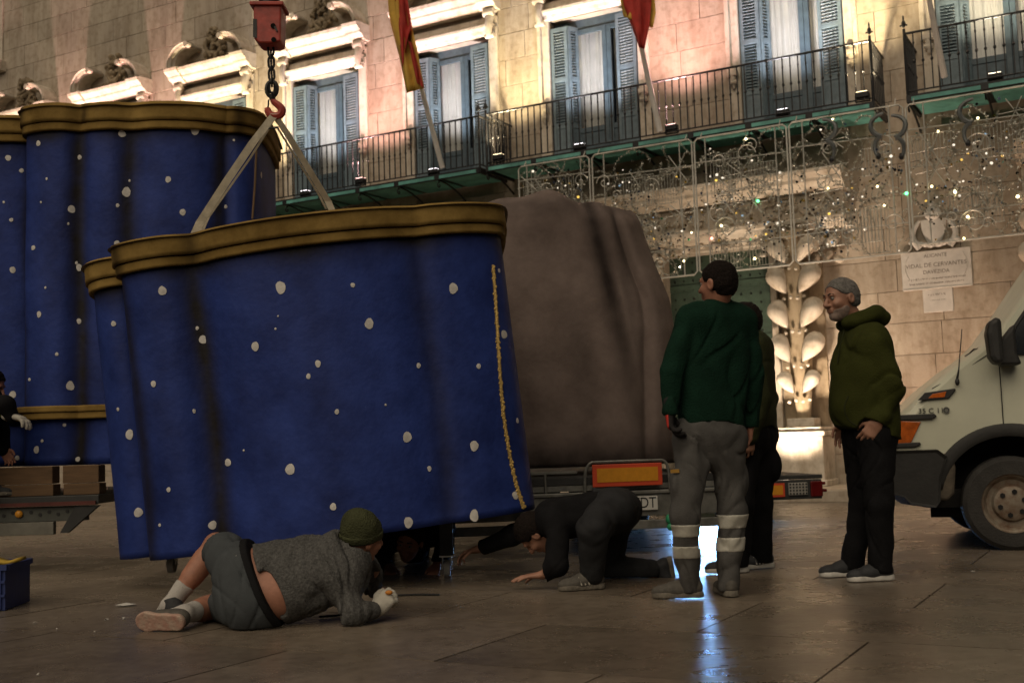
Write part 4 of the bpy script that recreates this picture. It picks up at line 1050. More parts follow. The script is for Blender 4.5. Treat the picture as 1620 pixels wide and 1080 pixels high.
b.build('lamp_holes', M_BLK, lc)['kind'] = 'stuff'
b = MB(); b.b6(-.72, -.40, -.04, -.0205, .30, .43); rb_ = b.build('warning_board', M_REDR, t2); b = MB(); b.b6(-.70, -.42, -.044, -.0395, .32, .41); b.build('amber_panel', M_AMB, rb_)
for y_ in (1.6, 2.3):
    for sx in (-2.0, -.1): wheel_parts(t2, (0, 0, 0), .23, .17, 1).matrix_local = Matrix.Translation((sx, y_, .23)) @ Matrix.Rotation(R(90), 4, 'Z')
# left trailer, side-on, with timber blocks
tl = at(160, 790, 9.0)
t3 = thing('flatbed_trailer', 'long dark flatbed trailer with a perforated side beam carrying timber blocks', 'trailer', (tl.x, 8.95, 0), 0)
zt = at(60, 785, 8.95).z; zb_ = at(60, 846, 8.95).z
b = MB(); b.b6(-5.5, 0, 0, 2.3, zt - .07, zt); b.build('deck', M_DKGREY, t3, bevel=.006)
b = MB(); b.b6(-5.5, -.02, -.02, .04, zt - .075, zt - .045); b.build('red_edge', mat('dull_red_paint', (.09, .02, .014), .7, vary=.3), t3)
b = MB(); b.b6(-5.5, -.1, .02, .08, zb_ + .10, zt - .08); sb = b.build('side_beam', mat('grey_green_beam', (.07, .075, .065), .6, .2, vary=.3), t3, bevel=.004)
b = MB()
for i in range(34): b.tube([(-.25 - i * .07, .0195, zt - .12 - .02 * (i % 2)), (-.25 - i * .07, .015, zt - .12 - .02 * (i % 2))], .014, 7)
b.build('beam_holes', M_BLK, sb)['kind'] = 'stuff'
b = MB(); b.b6(-5.5, -.35, .0, .06, zb_, zb_ + .098); b.build('under_rail', mat('pale_grey_rail', (.15, .145, .12), .7, vary=.3), t3, bevel=.004)
b = MB(); b.prism([Vector((0, 0, zt - .08)), Vector((-.18, 0, zt - .08)), Vector((-.30, 0, zb_ + .01)), Vector((-.24, 0, zb_ + .01))], (0, .0, 0), (0, .05, 0)); b.build('end_bracket', M_DKGREY, t3)
b = MB(); b.ball((-.62, .01, zt - .13), (.03, .018, .03), 9, 6); b.build('orange_marker', M_AMB, t3, True)
for x_ in (-3.0, -3.9):
    for yy in (.3, 2.0): wheel_parts(t3, (x_, yy, .30), .30, .22, -1)
fz = o0.z
for i, (xa, xb) in enumerate(((-.02, -.30), (-.38, -.88), (-.95, -1.6), (-1.7, -2.3))):
    t = thing('timber_block', f'raw timber block under the tall blue float, {("short one at its right-hand end", "second in the row, with a split end", "third in the row", "last one, cut by the vest wearer")[i]}'.replace(' right-hand', ' free'), 'timber', (tl.x + (xa + xb) / 2, 9.05, zt))
    b = MB(); L = abs(xb - xa); hh = fz - zt
    b.b6(-L / 2, L / 2, -.03, .12, .002, hh * .38); b.build('plank', M_WOOD, t, bevel=.004); b = MB(); b.b6(-L / 2 - .01, L / 2 - .01, -.02, .13, hh * .40, hh - .003); b.build('plank', M_WOOD, t, bevel=.005)

# ================================================================= LED work light behind the trailers (its bluish glow is on the paving)
lp = at(1108, 800, 12.4); lp.z = 0
wl = thing('work_light', 'low bluish-white work light shining under the trailer across the paving', 'work light', lp)
b = MB(); b.b6(-.30, .30, -.02, .05, .10, .36); b.build('lamp_housing', M_STEEL, wl, bevel=.01)
b = MB(); b.b6(-.28, .28, -.026, -.021, .12, .34); b.build('lens', mat('led_panel', (.6, .75, 1), .4, vary=0, emit=(.25, .52, 1), estr=110), wl)
b = MB()
for sx in (-.18, .18): b.tube([(sx, -.12, .012), (sx, .02, .15), (sx, .14, .012)], .012, 6)
b.build('stand', M_STEEL, wl)

# ================================================================= blue crate
c0 = gp(8, 968)
cr_ = thing('plastic_crate', 'blue ribbed plastic crate on the paving holding a yellow strap', 'crate', (c0.x, c0.y, 0), R(3))
M_CR = mat('blue_plastic', (.022, .04, .155), .5, vary=.15)
cw, cdp, ch = .58, .40, .275
b = MB(); t = .012
b.b6(-cw, 0, 0, t, .012, ch); b.b6(-cw, 0, cdp - t, cdp, .012, ch); b.b6(-cw, -cw + t, t, cdp - t, .012, ch); b.b6(-t, 0, t, cdp - t, .012, ch); b.b6(-cw + t, -t, t, cdp - t, .012, .03)
cb = b.build('tub', M_CR, cr_)
for i in range(9):
    r_ = MB(); x_ = -.03 - i * .065; r_.b6(x_ - .009, x_ + .009, -.014, -.0005, .02, ch - .03); r_.build('rib', M_CR, cb)
b = MB(); b.b6(-cw - .012, .012, -.016, t + .002, ch - .03, ch + .002); b.b6(-cw - .012, .012, cdp - t - .002, cdp + .016, ch - .03, ch + .002); b.b6(-.002 - t, .016, t + .003, cdp - t - .003, ch - .03, ch + .001)
for z in (.09, .17): b.b6(-cw, .0, -.012, -.0008, z, z + .014)
b.build('crate_lip', M_CR, cr_)
y0 = thing('yellow_strap', 'folded yellow strap lying in the blue crate', 'strap', (c0.x - .16, c0.y + .14, .2))
b = MB(); rows = []
for k in range(16): rows.append([(-.25 + .03 * k, yy, .10 + .012 * math.sin(k * .9)) for yy in (-.05, .05)])
b.strip(rows); b.build('folded_band', mat('yellow_webbing', (.42, .28, .03), .8, vary=.2), y0, True, solid=.02)
b = MB(); b.b6(-.2, .1, -.05, .05, -.16, .085); b.build('coil', mat('yellow_webbing', (.42, .28, .03), .8), y0, bevel=.02)
# litter and a cable
for k, (x, y, s_) in enumerate(((55, 986, .012), (168, 981, .014), (196, 979, .013), (36, 1000, .007), (90, 996, .006), (492, 972, .014), (1540, 905, .013), (60, 1068, .008), (150, 1000, .006), (745, 917, .008), (200, 958, .04))):
    p = gp(x, y, .01); o_ = thing('paper_scrap', ('tiny torn white paper scrap on the paving' if s_ < .03 else 'flat pale cardboard scrap on the paving under the float'), 'litter', p, random.uniform(0, 3), 'paper scraps on the paving' if s_ < .03 else None)
    b = MB(); rr = random.Random(k); ring = [(s_ * (1.4 if s_ > .03 else 1) * rr.uniform(.7, 1.3) * math.cos(t), s_ * rr.uniform(.5, 1) * math.sin(t), .004 + rr.uniform(0, .008)) for t in np.linspace(0, 6.28, 8)[:-1]]
    b.add(ring + [(0, 0, .008 + s_ * .3)], [(i, (i + 1) % 7, 7) for i in range(7)]); b.add([(x_, y_, .001) for x_, y_, _ in ring], [tuple(range(7))]); b.build('scrap', mat('paper', (.5, .49, .45), .8), o_)
def cable(pts, r_, label):
    P = [gp(x, y, .01 + r_) for x, y in pts]; o_ = thing('cable', label, 'cable', P[0])
    b = MB(); b.tube([p - P[0] for p in catmull(P, 6)], r_, 6); b.build('cord', M_BLK, o_, True)
cable([(505, 975), (560, 968), (600, 945), (650, 940), (695, 940)], .006, 'thin black cable lying by the gloved hand of the lying man')
# ================================================================= van
VY = 8.45
VYAW = R(-15)
wc = at(1603, 797, VY); WR = .345
vo = Vector((wc.x, VY, 0))
VN = Vector((math.sin(VYAW), -math.cos(VYAW), 0)); VR = Matrix.Rotation(-VYAW, 3, 'Z')
van = thing('van', 'old white panel van nose with amber corner lamp and black mirror', 'van', vo, VYAW)
M_VAN = mat('van_paint', (.56, .57, .45), .38, vary=.07, scale=3, coat=.3, bump=.02); M_TRIMB = mat('black_trim', (.018, .018, .017), .6, vary=.25, scale=10, bump=.1)
def vl(x, y, dy=0):      # photo pixel -> the plane of the van's near flank, in the van's own axes
    d = ray(x, y); t = (vo - CAM).dot(VN) / d.dot(VN); q_ = VR @ (CAM + d * t - vo); return Vector((q_.x, dy, q_.z))
side = [(1402, 712), (1404, 690), (1412, 668), (1425, 654), (1470, 610), (1515, 574), (1556, 545), (1580, 522), (1620, 466), (1660, 405), (1690, 362)]
P = [vl(*p) for p in side]
# body outline in the xz plane (forward = -x)
zl = P[0].z
roof = [Vector((P[-1].x + .35, 0, P[-1].z + .22)), Vector((P[-1].x + .8, 0, P[-1].z + .27)), Vector((P[-1].x + 3.9, 0, P[-1].z + .27)), Vector((P[-1].x + 3.95, 0, .45)), Vector((.62, 0, .45))]
arch = [Vector((.545 * math.cos(t), 0, .345 + .545 * math.sin(t) * 1.0)) for t in np.linspace(R(10), R(172), 17)]
arch = [a for a in arch if a.z > .42]
outline = [Vector((p.x, 0, p.z)) for p in P] + roof + arch
# front plan curvature: stations across the width pull the nose back and the shoulders in
WD = 1.98
def inset(p, s_):
    """s_ 0 at the flank .. 1 on the centre line"""
    x, z = p.x, p.z
    nose = max(0.0, min(1.0, (-.15 - x) / .9))
    tuck = max(0.0, (z - 1.15)) * .10
    e = [1.0, .45, .15, 0, 0][int(s_)]
    return x + nose * .10 * e + (0.0), z - (.05 * e if z > .95 else 0) , tuck
mb = MB()
lat = [(0.0, 0), (.03, 1), (.09, 2), (.20, 3), (WD / 2, 4)]
rowsA = []
for y_, k in lat:
    row = []
    for p in outline:
        x, z, tk = inset(p, k); row.append(Vector((x, y_ + tk, z)))
    rowsA.append(row)
rowsB = [[Vector((p.x, WD - p.y, p.z)) for p in r_] for r_ in rowsA[:-1]][::-1]
n_ = len(outline)
rows_all = rowsA + rowsB
V = [p for r_ in rows_all for p in r_]; Fc = []
for i in range(len(rows_all) - 1):
    for k in range(n_): Fc.append((i * n_ + k, i * n_ + (k + 1) % n_, (i + 1) * n_ + (k + 1) % n_, (i + 1) * n_ + k))
Fc.append(tuple(range(n_))); Fc.append(tuple(range((len(rows_all) - 1) * n_ + n_ - 1, (len(rows_all) - 1) * n_ - 1, -1)))
mb.add(V, Fc); body = mb.build('body', M_VAN, van, True, angle=28)
body.modifiers.new('t', 'TRIANGULATE')
# dark wheel well
b = MB(); b.strip([[(.53 * math.cos(t), yy, .40 + .53 * math.sin(t)) for t in np.linspace(0, math.pi, 20)] for yy in (.03, .5)]); b.b6(-.53, .53, .48, .5, .22, .92); b.build('wheel_well', mat('wheel_well_black', (.006, .006, .006), .9, vary=.2), van)
# arch flare
fl_ = MB(); rows = []
for t in np.linspace(R(13), R(167), 26):
    c_, s_ = math.cos(t), math.sin(t); rows.append([(r_ * c_, yy, .345 + r_ * s_) for r_, yy in ((.485, .06), (.49, -.022), (.52, -.034), (.575, -.02), (.585, .012))])
fl_.strip(rows); fl_.build('wheel_arch', M_TRIMB, van, True, solid=.012)
# bumper
bp_ = MB(); bx = [vl(x, y) for x, y in ((1396, 714), (1483, 711), (1498, 722), (1488, 755), (1487, 792), (1480, 802), (1440, 796), (1430, 786), (1400, 776), (1393, 760))]
rows = []
for y_, e in ((-.035, .045), (-.05, .0), (.15, -.03), (WD / 2, -.07), (WD - .15, -.03), (WD + .05, 0), (WD + .035, .045)):
    cx = sum(p.x for p in bx) / len(bx); cz = sum(p.z for p in bx) / len(bx)
    rows.append([(p.x + (cx - p.x) * e * 2 + (0 if y_ < .1 or y_ > WD - .1 else -.05), y_, p.z + (cz - p.z) * e * 2) for p in bx])
bp_.strip(rows, closed=True); bp_.add(rows[0], [tuple(range(len(bx)))]); bp_.add(rows[-1], [tuple(range(len(bx)))]); bp_.build('bumper', M_TRIMB, van, True, angle=40)
mf = MB(); q_ = [vl(x, y) for x, y in ((1485, 722), (1496, 716), (1508, 718), (1512, 740), (1510, 780), (1500, 792), (1484, 790), (1480, 765))]
mf.prism(q_, (0, -.02, 0), (0, .25, 0)); mf.build('mud_flap', mat('muddy_plastic', (.075, .062, .045), .8, vary=.4, scale=15), van, bevel=.02)
# front lamp, strips, indicator
def vplate(pts, m_, nm, y0_=-.012, y1_=.02, bevel=.006, parent=None):
    b_ = MB(); b_.prism([vl(x, y) for x, y in pts], (0, y0_, 0), (0, y1_, 0)); return b_.build(nm, m_, parent or van, bevel=bevel)
vplate([(1404, 664), (1402, 704), (1440, 703), (1457, 667)], mat('amber_lamp', (.42, .09, .008), .2, vary=.35, scale=18, coat=.5), 'headlamp', -.014)
vplate([(1406, 657), (1478, 654), (1482, 658), (1474, 663), (1405, 666)], M_TRIMB, 'lamp_trim', -.022); vplate([(1400, 702), (1455, 699), (1457, 703), (1448, 707), (1399, 709)], M_TRIMB, 'lamp_trim', -.022)
ind = vplate([(1452, 633), (1463, 621), (1511, 614), (1512, 617), (1501, 630), (1470, 633)], M_TRIMB, 'side_indicator', -.012); vplate([(1468, 630), (1475, 623), (1497, 619), (1494, 628)], mat('amber_lamp', (.42, .09, .008), .2), 'indicator_lens', -.016, -.011, .002, ind)
# badge and lettering
bc = vl(1497, 648.5); b = MB(); b.tube([(bc.x, -.002, bc.z), (bc.x, -.008, bc.z)], .024, 20); bdg = b.build('badge', mat('grey_badge', (.20, .20, .18), .4, .6, vary=.1), van, True)
b = MB(); b.tube([(bc.x + .016 * math.cos(t), -.0085, bc.z + .016 * math.sin(t)) for t in np.linspace(0, 6.28, 17)[:-1]], .002, 5, closed=True); b.build('badge_ring', M_BLK, bdg)
tx = vl(1473, 649.5); text_mesh('model_lettering', '35 C 11', .052, mat('grey_lettering', (.05, .05, .045), .5, vary=.1), van, (tx.x, -.003, tx.z), (R(90), 0, 0), .0015).scale = (1.08, 1, 1)
# door seam, window, mirror
b = MB(); sm = [vl(1581, 580), vl(1584, 620), vl(1587, 665), vl(1588, 676)]; b.tube([Vector((p.x, -.0005, p.z)) for p in sm], .004, 5); b.build('door_seam', M_BLK, van)
b = MB(); sm = [vl(1470, 608), vl(1505, 590), vl(1560, 553)]
b.tube([Vector((p.x + .02, .03, p.z - .03)) for p in sm], .003, 5); b.build('bonnet_seam', M_BLK, van)
def wtop(x, y, dy): p = vl(x, y); return Vector((p.x, dy + max(0, p.z - 1.15) * .10, p.z))
b = MB(); poly = [(1606, 560), (1600, 540), (1607, 516), (1640, 468), (1690, 400), (1820, 392), (1825, 565)]
b.add([wtop(x, y, -.004) for x, y in poly], [tuple(range(len(poly)))]); sw = b.build('side_window', mat('dark_glass', (.012, .014, .014), .08, vary=0, spec=.6), van, solid=.004)
b = MB(); b.tube([wtop(x, y, -.006) for x, y in [(1604, 563)] + poly[1:5]], .014, 6); b.build('window_seal', M_TRIMB, van, True)
b = MB(); ws = [(1584, 519), (1622, 466), (1688, 368)]; rows = []
for y_ in (.14, WD / 2, WD - .14): rows.append([Vector((vl(x, y).x + (.03 if y_ != WD / 2 else -.0), y_, vl(x, y).z + .012)) for x, y in ws])
b.strip(rows); b.build('windscreen', MATS['dark_glass'], van, solid=.01)
mi = MB(); mp_ = [(1553, 532), (1556, 514), (1566, 508), (1575, 508), (1577, 540), (1580, 578), (1566, 580), (1558, 568)]
mi.prism([vl(x, y) for x, y in mp_], (0, -.30, 0), (0, -.10, 0)); mir = mi.build('wing_mirror', M_TRIMB, van, bevel=.03)
b = MB(); b.prism([vl(x, y) for x, y in ((1575, 545), (1600, 514), (1604, 560), (1612, 578), (1578, 580))], (0, -.16, 0), (0, .02, 0)); b.build('mirror_arm', M_TRIMB, van, bevel=.02)
b = MB(); ab_ = vl(1514, 604); b.ball((ab_.x, -.02, ab_.z), (.017, .02, .028), 9, 6); b.tube([Vector((ab_.x, -.02, ab_.z + .02)), Vector((vl(1516, 585).x, -.03, vl(1516, 585).z))], [.010, .006], 7); b.tube([Vector((vl(1516, 585).x, -.03, vl(1516, 585).z)), Vector((vl(1521, 521).x, -.03, vl(1521, 521).z))], [.005, .003], 6); b.build('aerial', M_TRIMB, van, True)
b = MB(); b.tube([Vector((vl(x, y).x, dy, vl(x, y).z)) for x, y, dy in ((1536, 560, .25), (1546, 549, .22), (1553, 549, .18), (1547, 560, .15), (1556, 552, .1))], .006, 6); b.tube([Vector((vl(x, y).x, .3, vl(x, y).z + .01)) for x, y in ((1534, 562), (1560, 546), (1600, 505))], .007, 6); b.build('wiper', M_TRIMB, van, True)
for x_ in (0, 3.0):
    wheel_parts(van, (x_, .125, WR), WR, .22, -1); wheel_parts(van, (x_, WD - .125, WR), WR, .22, 1)
b = MB(); b.b6(-.5, 4.2, .4, WD - .4, .30, .44); b.tube([(0, .2, WR), (0, WD - .2, WR)], .05, 8); b.tube([(3, .2, WR), (3, WD - .2, WR)], .05, 8); b.build('chassis', M_TRIMB, van)
# ================================================================= people: solid shapes blended on a grid, one continuous mesh per body or garment
class Grid:
    def __init__(s, lo, hi, h):
        s.lo = np.array(lo, float); s.h = h
        s.n = np.ceil((np.array(hi) - s.lo) / h).astype(int) + 1
        s.D = np.full(s.n, .5, np.float32)
        s.ax = [(s.lo[i] + h * np.arange(s.n[i])).astype(np.float32) for i in range(3)]
    def sub(s, lo, hi, pad):
        a = np.clip(((np.array(lo) - pad - s.lo) / s.h).astype(int), 0, s.n); b = np.clip(((np.array(hi) + pad - s.lo) / s.h).astype(int) + 2, 0, s.n)
        sl = tuple(slice(a[i], b[i]) for i in range(3))
        X = s.ax[0][sl[0]][:, None, None]; Y = s.ax[1][sl[1]][None, :, None]; Z = s.ax[2][sl[2]][None, None, :]
        return sl, X, Y, Z
    def put(s, sl, d, k, minus=False):
        D = s.D[sl]; d = d.astype(np.float32)
        if minus:
            hh = np.maximum(k - np.abs(D + d), 0) / max(k, 1e-6); s.D[sl] = np.maximum(D, -d) + hh * hh * k * .25
        else:
            hh = np.maximum(k - np.abs(D - d), 0) / max(k, 1e-6); s.D[sl] = np.minimum(D, d) - hh * hh * k * .25
    def cone(s, a, b, ra, rb=None, k=.03, flat=None, grow=0):
        a = np.array(a, float); b = np.array(b, float); rb = ra if rb is None else rb; ra += grow; rb += grow
        m = max(ra, rb) * (1 if flat is None else max(1, 1 / flat[1])); sl, X, Y, Z = s.sub(np.minimum(a, b) - m, np.maximum(a, b) + m, k + .02)
        if 0 in s.D[sl].shape: return
        ba = b - a; L2 = max(ba @ ba, 1e-9)
        px, py, pz = X - a[0], Y - a[1], Z - a[2]
        t = np.clip((px * ba[0] + py * ba[1] + pz * ba[2]) / L2, 0, 1)
        qx, qy, qz = px - t * ba[0], py - t * ba[1], pz - t * ba[2]
        if flat is not None:
            n = np.array(flat[0], float); n /= np.linalg.norm(n); f = 1 / flat[1] - 1
            dt = qx * n[0] + qy * n[1] + qz * n[2]; qx = qx + n[0] * dt * f; qy = qy + n[1] * dt * f; qz = qz + n[2] * dt * f
        s.put(sl, np.sqrt(qx * qx + qy * qy + qz * qz) - (ra + (rb - ra) * t), k)
    def ell(s, c, r, M=None, k=.03, grow=0, minus=False, cuts=()):
        c = np.array(c, float); r = np.array(r, float) + grow; m = r.max(); sl, X, Y, Z = s.sub(c - m, c + m, k + .02)
        if 0 in s.D[sl].shape: return
        p = (X - c[0], Y - c[1], Z - c[2]); M = np.eye(3) if M is None else np.array(M, float)
        q = [M[i][0] * p[0] + M[i][1] * p[1] + M[i][2] * p[2] for i in range(3)]
        k0 = np.sqrt(sum((q[i] / r[i]) ** 2 for i in range(3))); k1 = np.sqrt(sum((q[i] / r[i] ** 2) ** 2 for i in range(3))) + 1e-9
        d = k0 * (k0 - 1) / k1
        for (pp, nn) in cuts:
            nn = np.array(nn, float); nn /= np.linalg.norm(nn); d = np.maximum(d, (X - pp[0]) * nn[0] + (Y - pp[1]) * nn[1] + (Z - pp[2]) * nn[2])
        s.put(sl, d, k, minus)
    def cut(s, p, n, keep=None):
        """remove what lies on the side n points to; keep=(point, radius) limits it to a ball"""
        n = np.array(n, float); n /= np.linalg.norm(n); c, r_ = keep if keep is not None else (np.zeros(3), 1e3); sl, X, Y, Z = s.sub(np.array(c) - r_, np.array(c) + r_, 0)
        if 0 in s.D[sl].shape: return
        d = ((X - p[0]) * n[0] + (Y - p[1]) * n[1]) + (Z - p[2]) * n[2]
        if keep is not None: d = np.where((X - c[0]) ** 2 + (Y - c[1]) ** 2 + (Z - c[2]) ** 2 < r_ * r_, d, -1)
        s.D[sl] = np.maximum(s.D[sl], d.astype(np.float32))
    def folds(s, amp, seed, freq=(16, 16, 34), n=12, crease=0):
        rr = np.random.RandomState(seed); I = np.argwhere(np.abs(s.D) < s.h * 2.5 + amp * 3)
        X, Y, Z = (s.ax[i][I[:, i]].astype(np.float32) for i in range(3)); w = np.zeros(len(I), np.float32)
        wx = .05 * np.sin(9 * Z + rr.rand() * 6) + .04 * np.sin(7 * Y + 11 * X); wz = .03 * np.sin(13 * X + rr.rand() * 6) + .03 * np.sin(9 * Y)
        for i in range(n):
            f = rr.randn(3) * np.array(freq) * rr.uniform(.5, 1.5); w += (np.sin(f[0] * (X + wx) + f[1] * Y + f[2] * (Z + wz) + rr.rand() * 6.28) / n ** .5).astype(np.float32)
        w = np.where(w > 0, w * .5, w)
        if crease:
            for i in range(9):       # sharp creases that come and go
                f = rr.randn(3) * np.array(freq) * rr.uniform(.6, 1.3); g = rr.randn(3) * np.array(freq) * .45
                ph = f[0] * (X + wx * 1.5) + f[1] * Y + f[2] * (Z + wz * 1.5) + rr.rand() * 6.28
                m_ = np.clip(np.sin(g[0] * X + g[1] * Y + g[2] * Z + rr.rand() * 6.28) - .15, 0, 1)
                w -= m_ * crease * np.clip(1 - np.abs(np.sin(ph * .5)) * 3.2, 0, 1) ** 1.3
        s.D[I[:, 0], I[:, 1], I[:, 2]] -= amp * w
    def mesh(s, smooth=1):
        ins = s.D < 0; lo_ = []; sl = []
        for a_ in range(3):
            w_ = np.nonzero(ins.any(axis=tuple(q_ for q_ in range(3) if q_ != a_)))[0]
            if len(w_) == 0: return np.zeros((0, 3)), np.zeros((0, 4), int)
            i0, i1 = max(w_[0] - 2, 0), min(w_[-1] + 3, s.n[a_]); sl.append(slice(i0, i1)); lo_.append(s.lo[a_] + s.h * i0)
        D = s.D[tuple(sl)]; ins = D < 0; nx, ny, nz = D.shape; lo_ = np.array(lo_)
        cs = [(i, j, k) for i in (0, 1) for j in (0, 1) for k in (0, 1)]
        cut_ = lambda A, c: A[c[0]:nx - 1 + c[0], c[1]:ny - 1 + c[1], c[2]:nz - 1 + c[2]]
        cnt = sum(cut_(ins, c).astype(np.int8) for c in cs); mask = (cnt > 0) & (cnt < 8)
        I = np.argwhere(mask); idx = np.full(mask.shape, -1, np.int64); idx[mask] = np.arange(len(I))
        pos = np.zeros((len(I), 3)); num = np.zeros(len(I))
        vals = {c: D[I[:, 0] + c[0], I[:, 1] + c[1], I[:, 2] + c[2]].astype(float) for c in cs}
        for a in cs:
            for ax in range(3):
                if a[ax]: continue
                b = list(a); b[ax] = 1; b = tuple(b); da, db = vals[a], vals[b]; x = (da < 0) != (db < 0)
                t = np.where(x, da / np.where(x, da - db, 1), 0)
                P_ = np.array(a, float)[None, :] + np.zeros((len(I), 3)); P_[:, ax] = t
                pos += P_ * x[:, None]; num += x
        V = lo_ + s.h * (I + pos / num[:, None])
        F = []
        for ax in range(3):
            o1, o2 = [(1, 2), (2, 0), (0, 1)][ax]
            A = np.take(ins, range(D.shape[ax] - 1), ax); B = np.take(ins, range(1, D.shape[ax]), ax)
            E_ = np.argwhere(A != B); E_ = E_[(E_[:, o1] > 0) & (E_[:, o2] > 0) & (E_[:, o1] < D.shape[o1] - 1) & (E_[:, o2] < D.shape[o2] - 1)]
            fl = A[E_[:, 0], E_[:, 1], E_[:, 2]]
            def cell(d1, d2):
                q_ = E_.copy(); q_[:, o1] -= d1; q_[:, o2] -= d2; return idx[q_[:, 0], q_[:, 1], q_[:, 2]]
            Q = np.stack([cell(1, 1), cell(0, 1), cell(0, 0), cell(1, 0)], 1); Q[~fl] = Q[~fl][:, ::-1]; F.append(Q)
        F = np.concatenate(F); F = F[(F >= 0).all(1)]
        for _ in range(smooth):
            A = np.concatenate([F[:, i] for i in range(4)] + [F[:, (i + 1) % 4] for i in range(4)]); B = np.concatenate([F[:, (i + 1) % 4] for i in range(4)] + [F[:, i] for i in range(4)])
            C_ = np.bincount(A, minlength=len(V)); S_ = np.stack([np.bincount(A, V[B, q_], len(V)) for q_ in range(3)], 1)
            V = V * .5 + .5 * S_ / np.maximum(C_, 1)[:, None]
        return V, F
    def obj(s, name, m_, parent, smooth=1):
        V, F = s.mesh(smooth)
        if len(V) == 0: return None
        org = np.zeros(3); q_ = parent
        while q_ is not None: org = org + np.array(q_.location); q_ = q_.parent
        me = bpy.data.meshes.new(name); V = V - org
        me.vertices.add(len(V)); me.vertices.foreach_set('co', V.astype(np.float32).ravel())
        me.loops.add(len(F) * 4); me.loops.foreach_set('vertex_index', F.astype(np.int32).ravel())
        me.polygons.add(len(F)); me.polygons.foreach_set('loop_start', np.arange(0, len(F) * 4, 4, dtype=np.int32)); me.polygons.foreach_set('loop_total', np.full(len(F), 4, np.int32))
        me.update(calc_edges=True); me.validate()
        return link(name, me, m_, parent, True, angle=180)

def nrm(v): v = np.array(v, float); return v / np.linalg.norm(v)
def J(x, y, Y): return np.array(at(x, y, Y))
def frame(f, u):
    u = nrm(u); f = np.array(f, float); f = nrm(f - u * (f @ u)); return f, np.cross(u, f), u       # forward, left, up
HS = 1.08
def head_prims(G, c, f, l, u, k=.02):
    M = np.array([f, l, u])
    def P_(a, b, d=0): return c + (f * a + u * b + l * d) * HS
    def ell(p, r, k, **kw): G.ell(p, np.array(r) * HS, M, k, **kw)
    def cone(p, q, ra, rb, k): G.cone(p, q, ra * HS, rb * HS, k)
    ell(P_(-.012, .030), (.098, .078, .090), k); ell(P_(.022, -.040), (.070, .061, .082), .03); ell(P_(.066, -.096), (.026, .026, .020), .025)
    cone(P_(.082, .026, .035), P_(.082, .026, -.035), .013, .013, .012)
    for sg in (-1, 1):
        ell(P_(.094, .008, sg * .031), (.014, .014, .010), .010, minus=True); ell(P_(.062, -.026, sg * .043), (.028, .022, .022), .02)
        ell(P_(-.010, -.008, sg * .081), (.021, .010, .033), .006); ell(P_(-.008, -.008, sg * .090), (.010, .006, .018), .004, minus=True)
    cone(P_(.090, .016), P_(.116, -.024), .009, .014, .010); cone(P_(.100, -.030, .012), P_(.100, -.030, -.012), .010, .010, .008)
    cone(P_(.092, -.053, .02), P_(.092, -.053, -.02), .008, .008, .006); cone(P_(.090, -.066, .016), P_(.090, -.066, -.016), .009, .009, .006)
    ell(P_(.100, -.0595), (.004, .014, .0016), .003, minus=True)
def eyes(o, c, f, l, u, lookm=0):
    f, l, u = f * HS, l * HS, u * HS
    org = np.array(o.location)
    for sg in (-1, 1):
        b = MB(); p = c + f * .080 + l * sg * .031 + u * .008 - org; b.ball(p, .0125, 10, 8); e = b.build('eye', mat('eye_white', (.22, .20, .18), .3, vary=0), o, True)
        b = MB(); b.ball(p + f * .0085, .0062, 8, 6); b.build('iris', mat('dark_iris', (.02, .013, .01), .2, vary=0), e, True)
        b = MB(); q_ = c + f * .0945 + u * .031 - org; b.tube([q_ + l * sg * .014, q_ + l * sg * .03 + u * .005 - f * .002, q_ + l * sg * .048 - u * .002 - f * .014], [.0045, .005, .003], 6); b.build('eyebrow', mat('brow_hair', (.03, .025, .02), .9), o, True)
def hand_prims(G, w, d, pn, ts, curl, sz=1.0, spread=.08, thumb=.6, grow=0):
    """w wrist, d pointing direction, pn palm normal (fingers curl to it), ts thumb side"""
    d = nrm(d); pn = np.array(pn, float); pn = nrm(pn - d * (pn @ d)); ts_ = np.cross(d, pn); ts = ts_ if ts_ @ np.array(ts) > 0 else -ts_
    G.cone(w - d * .02, w + d * .02 * sz, .027 + grow, .030 + grow, .015, (pn, .72)); 
    for i in range(4):
        b0 = w + d * .02 * sz + ts * (.024 - .016 * i) * sz; b1 = w + d * (.088, .091, .087, .078)[i] * sz + ts * (.031 - .021 * i) * sz
        G.cone(b0, b1, .0165 + grow, .0125 + grow, .012)
        L = [(.040, .025, .020), (.044, .028, .021), (.041, .026, .020), (.032, .020, .017)][i]; p = b1; a = 0; sp = ts * (spread * (1.5 - i))
        for q_, ll in enumerate(L):
            a += curl * (1.0, 1.15, .8)[q_] * (.9 + .08 * i); dd = nrm(d * math.cos(a) + pn * math.sin(a) + sp * math.cos(a)); p2 = p + dd * ll * sz
            G.cone(p, p2, (.0098, .0092, .0084)[q_] + grow, (.0092, .0084, .0076)[q_] + grow, .004); p = p2
    p = w + d * .025 * sz + ts * .026 * sz; dd = nrm(d * .75 + ts * .8 + pn * thumb * .5); p2 = p + dd * .045 * sz; G.cone(p, p2, .016 + grow, .0115 + grow, .012)
    dd = nrm(d * .95 + ts * .25 + pn * thumb); p3 = p2 + dd * .032 * sz; G.cone(p2, p3, .011 + grow, .010 + grow, .004); dd = nrm(d + pn * thumb * 1.2); G.cone(p3, p3 + dd * .024 * sz, .010 + grow, .0085 + grow, .004)
    return p
def box_of(pts, pad=.2):
    P_ = np.array(pts); return P_.min(0) - pad, P_.max(0) + pad
def JP(Jn): return [Jn[k_] for k_ in Jn if k_[:3] != 'toe']
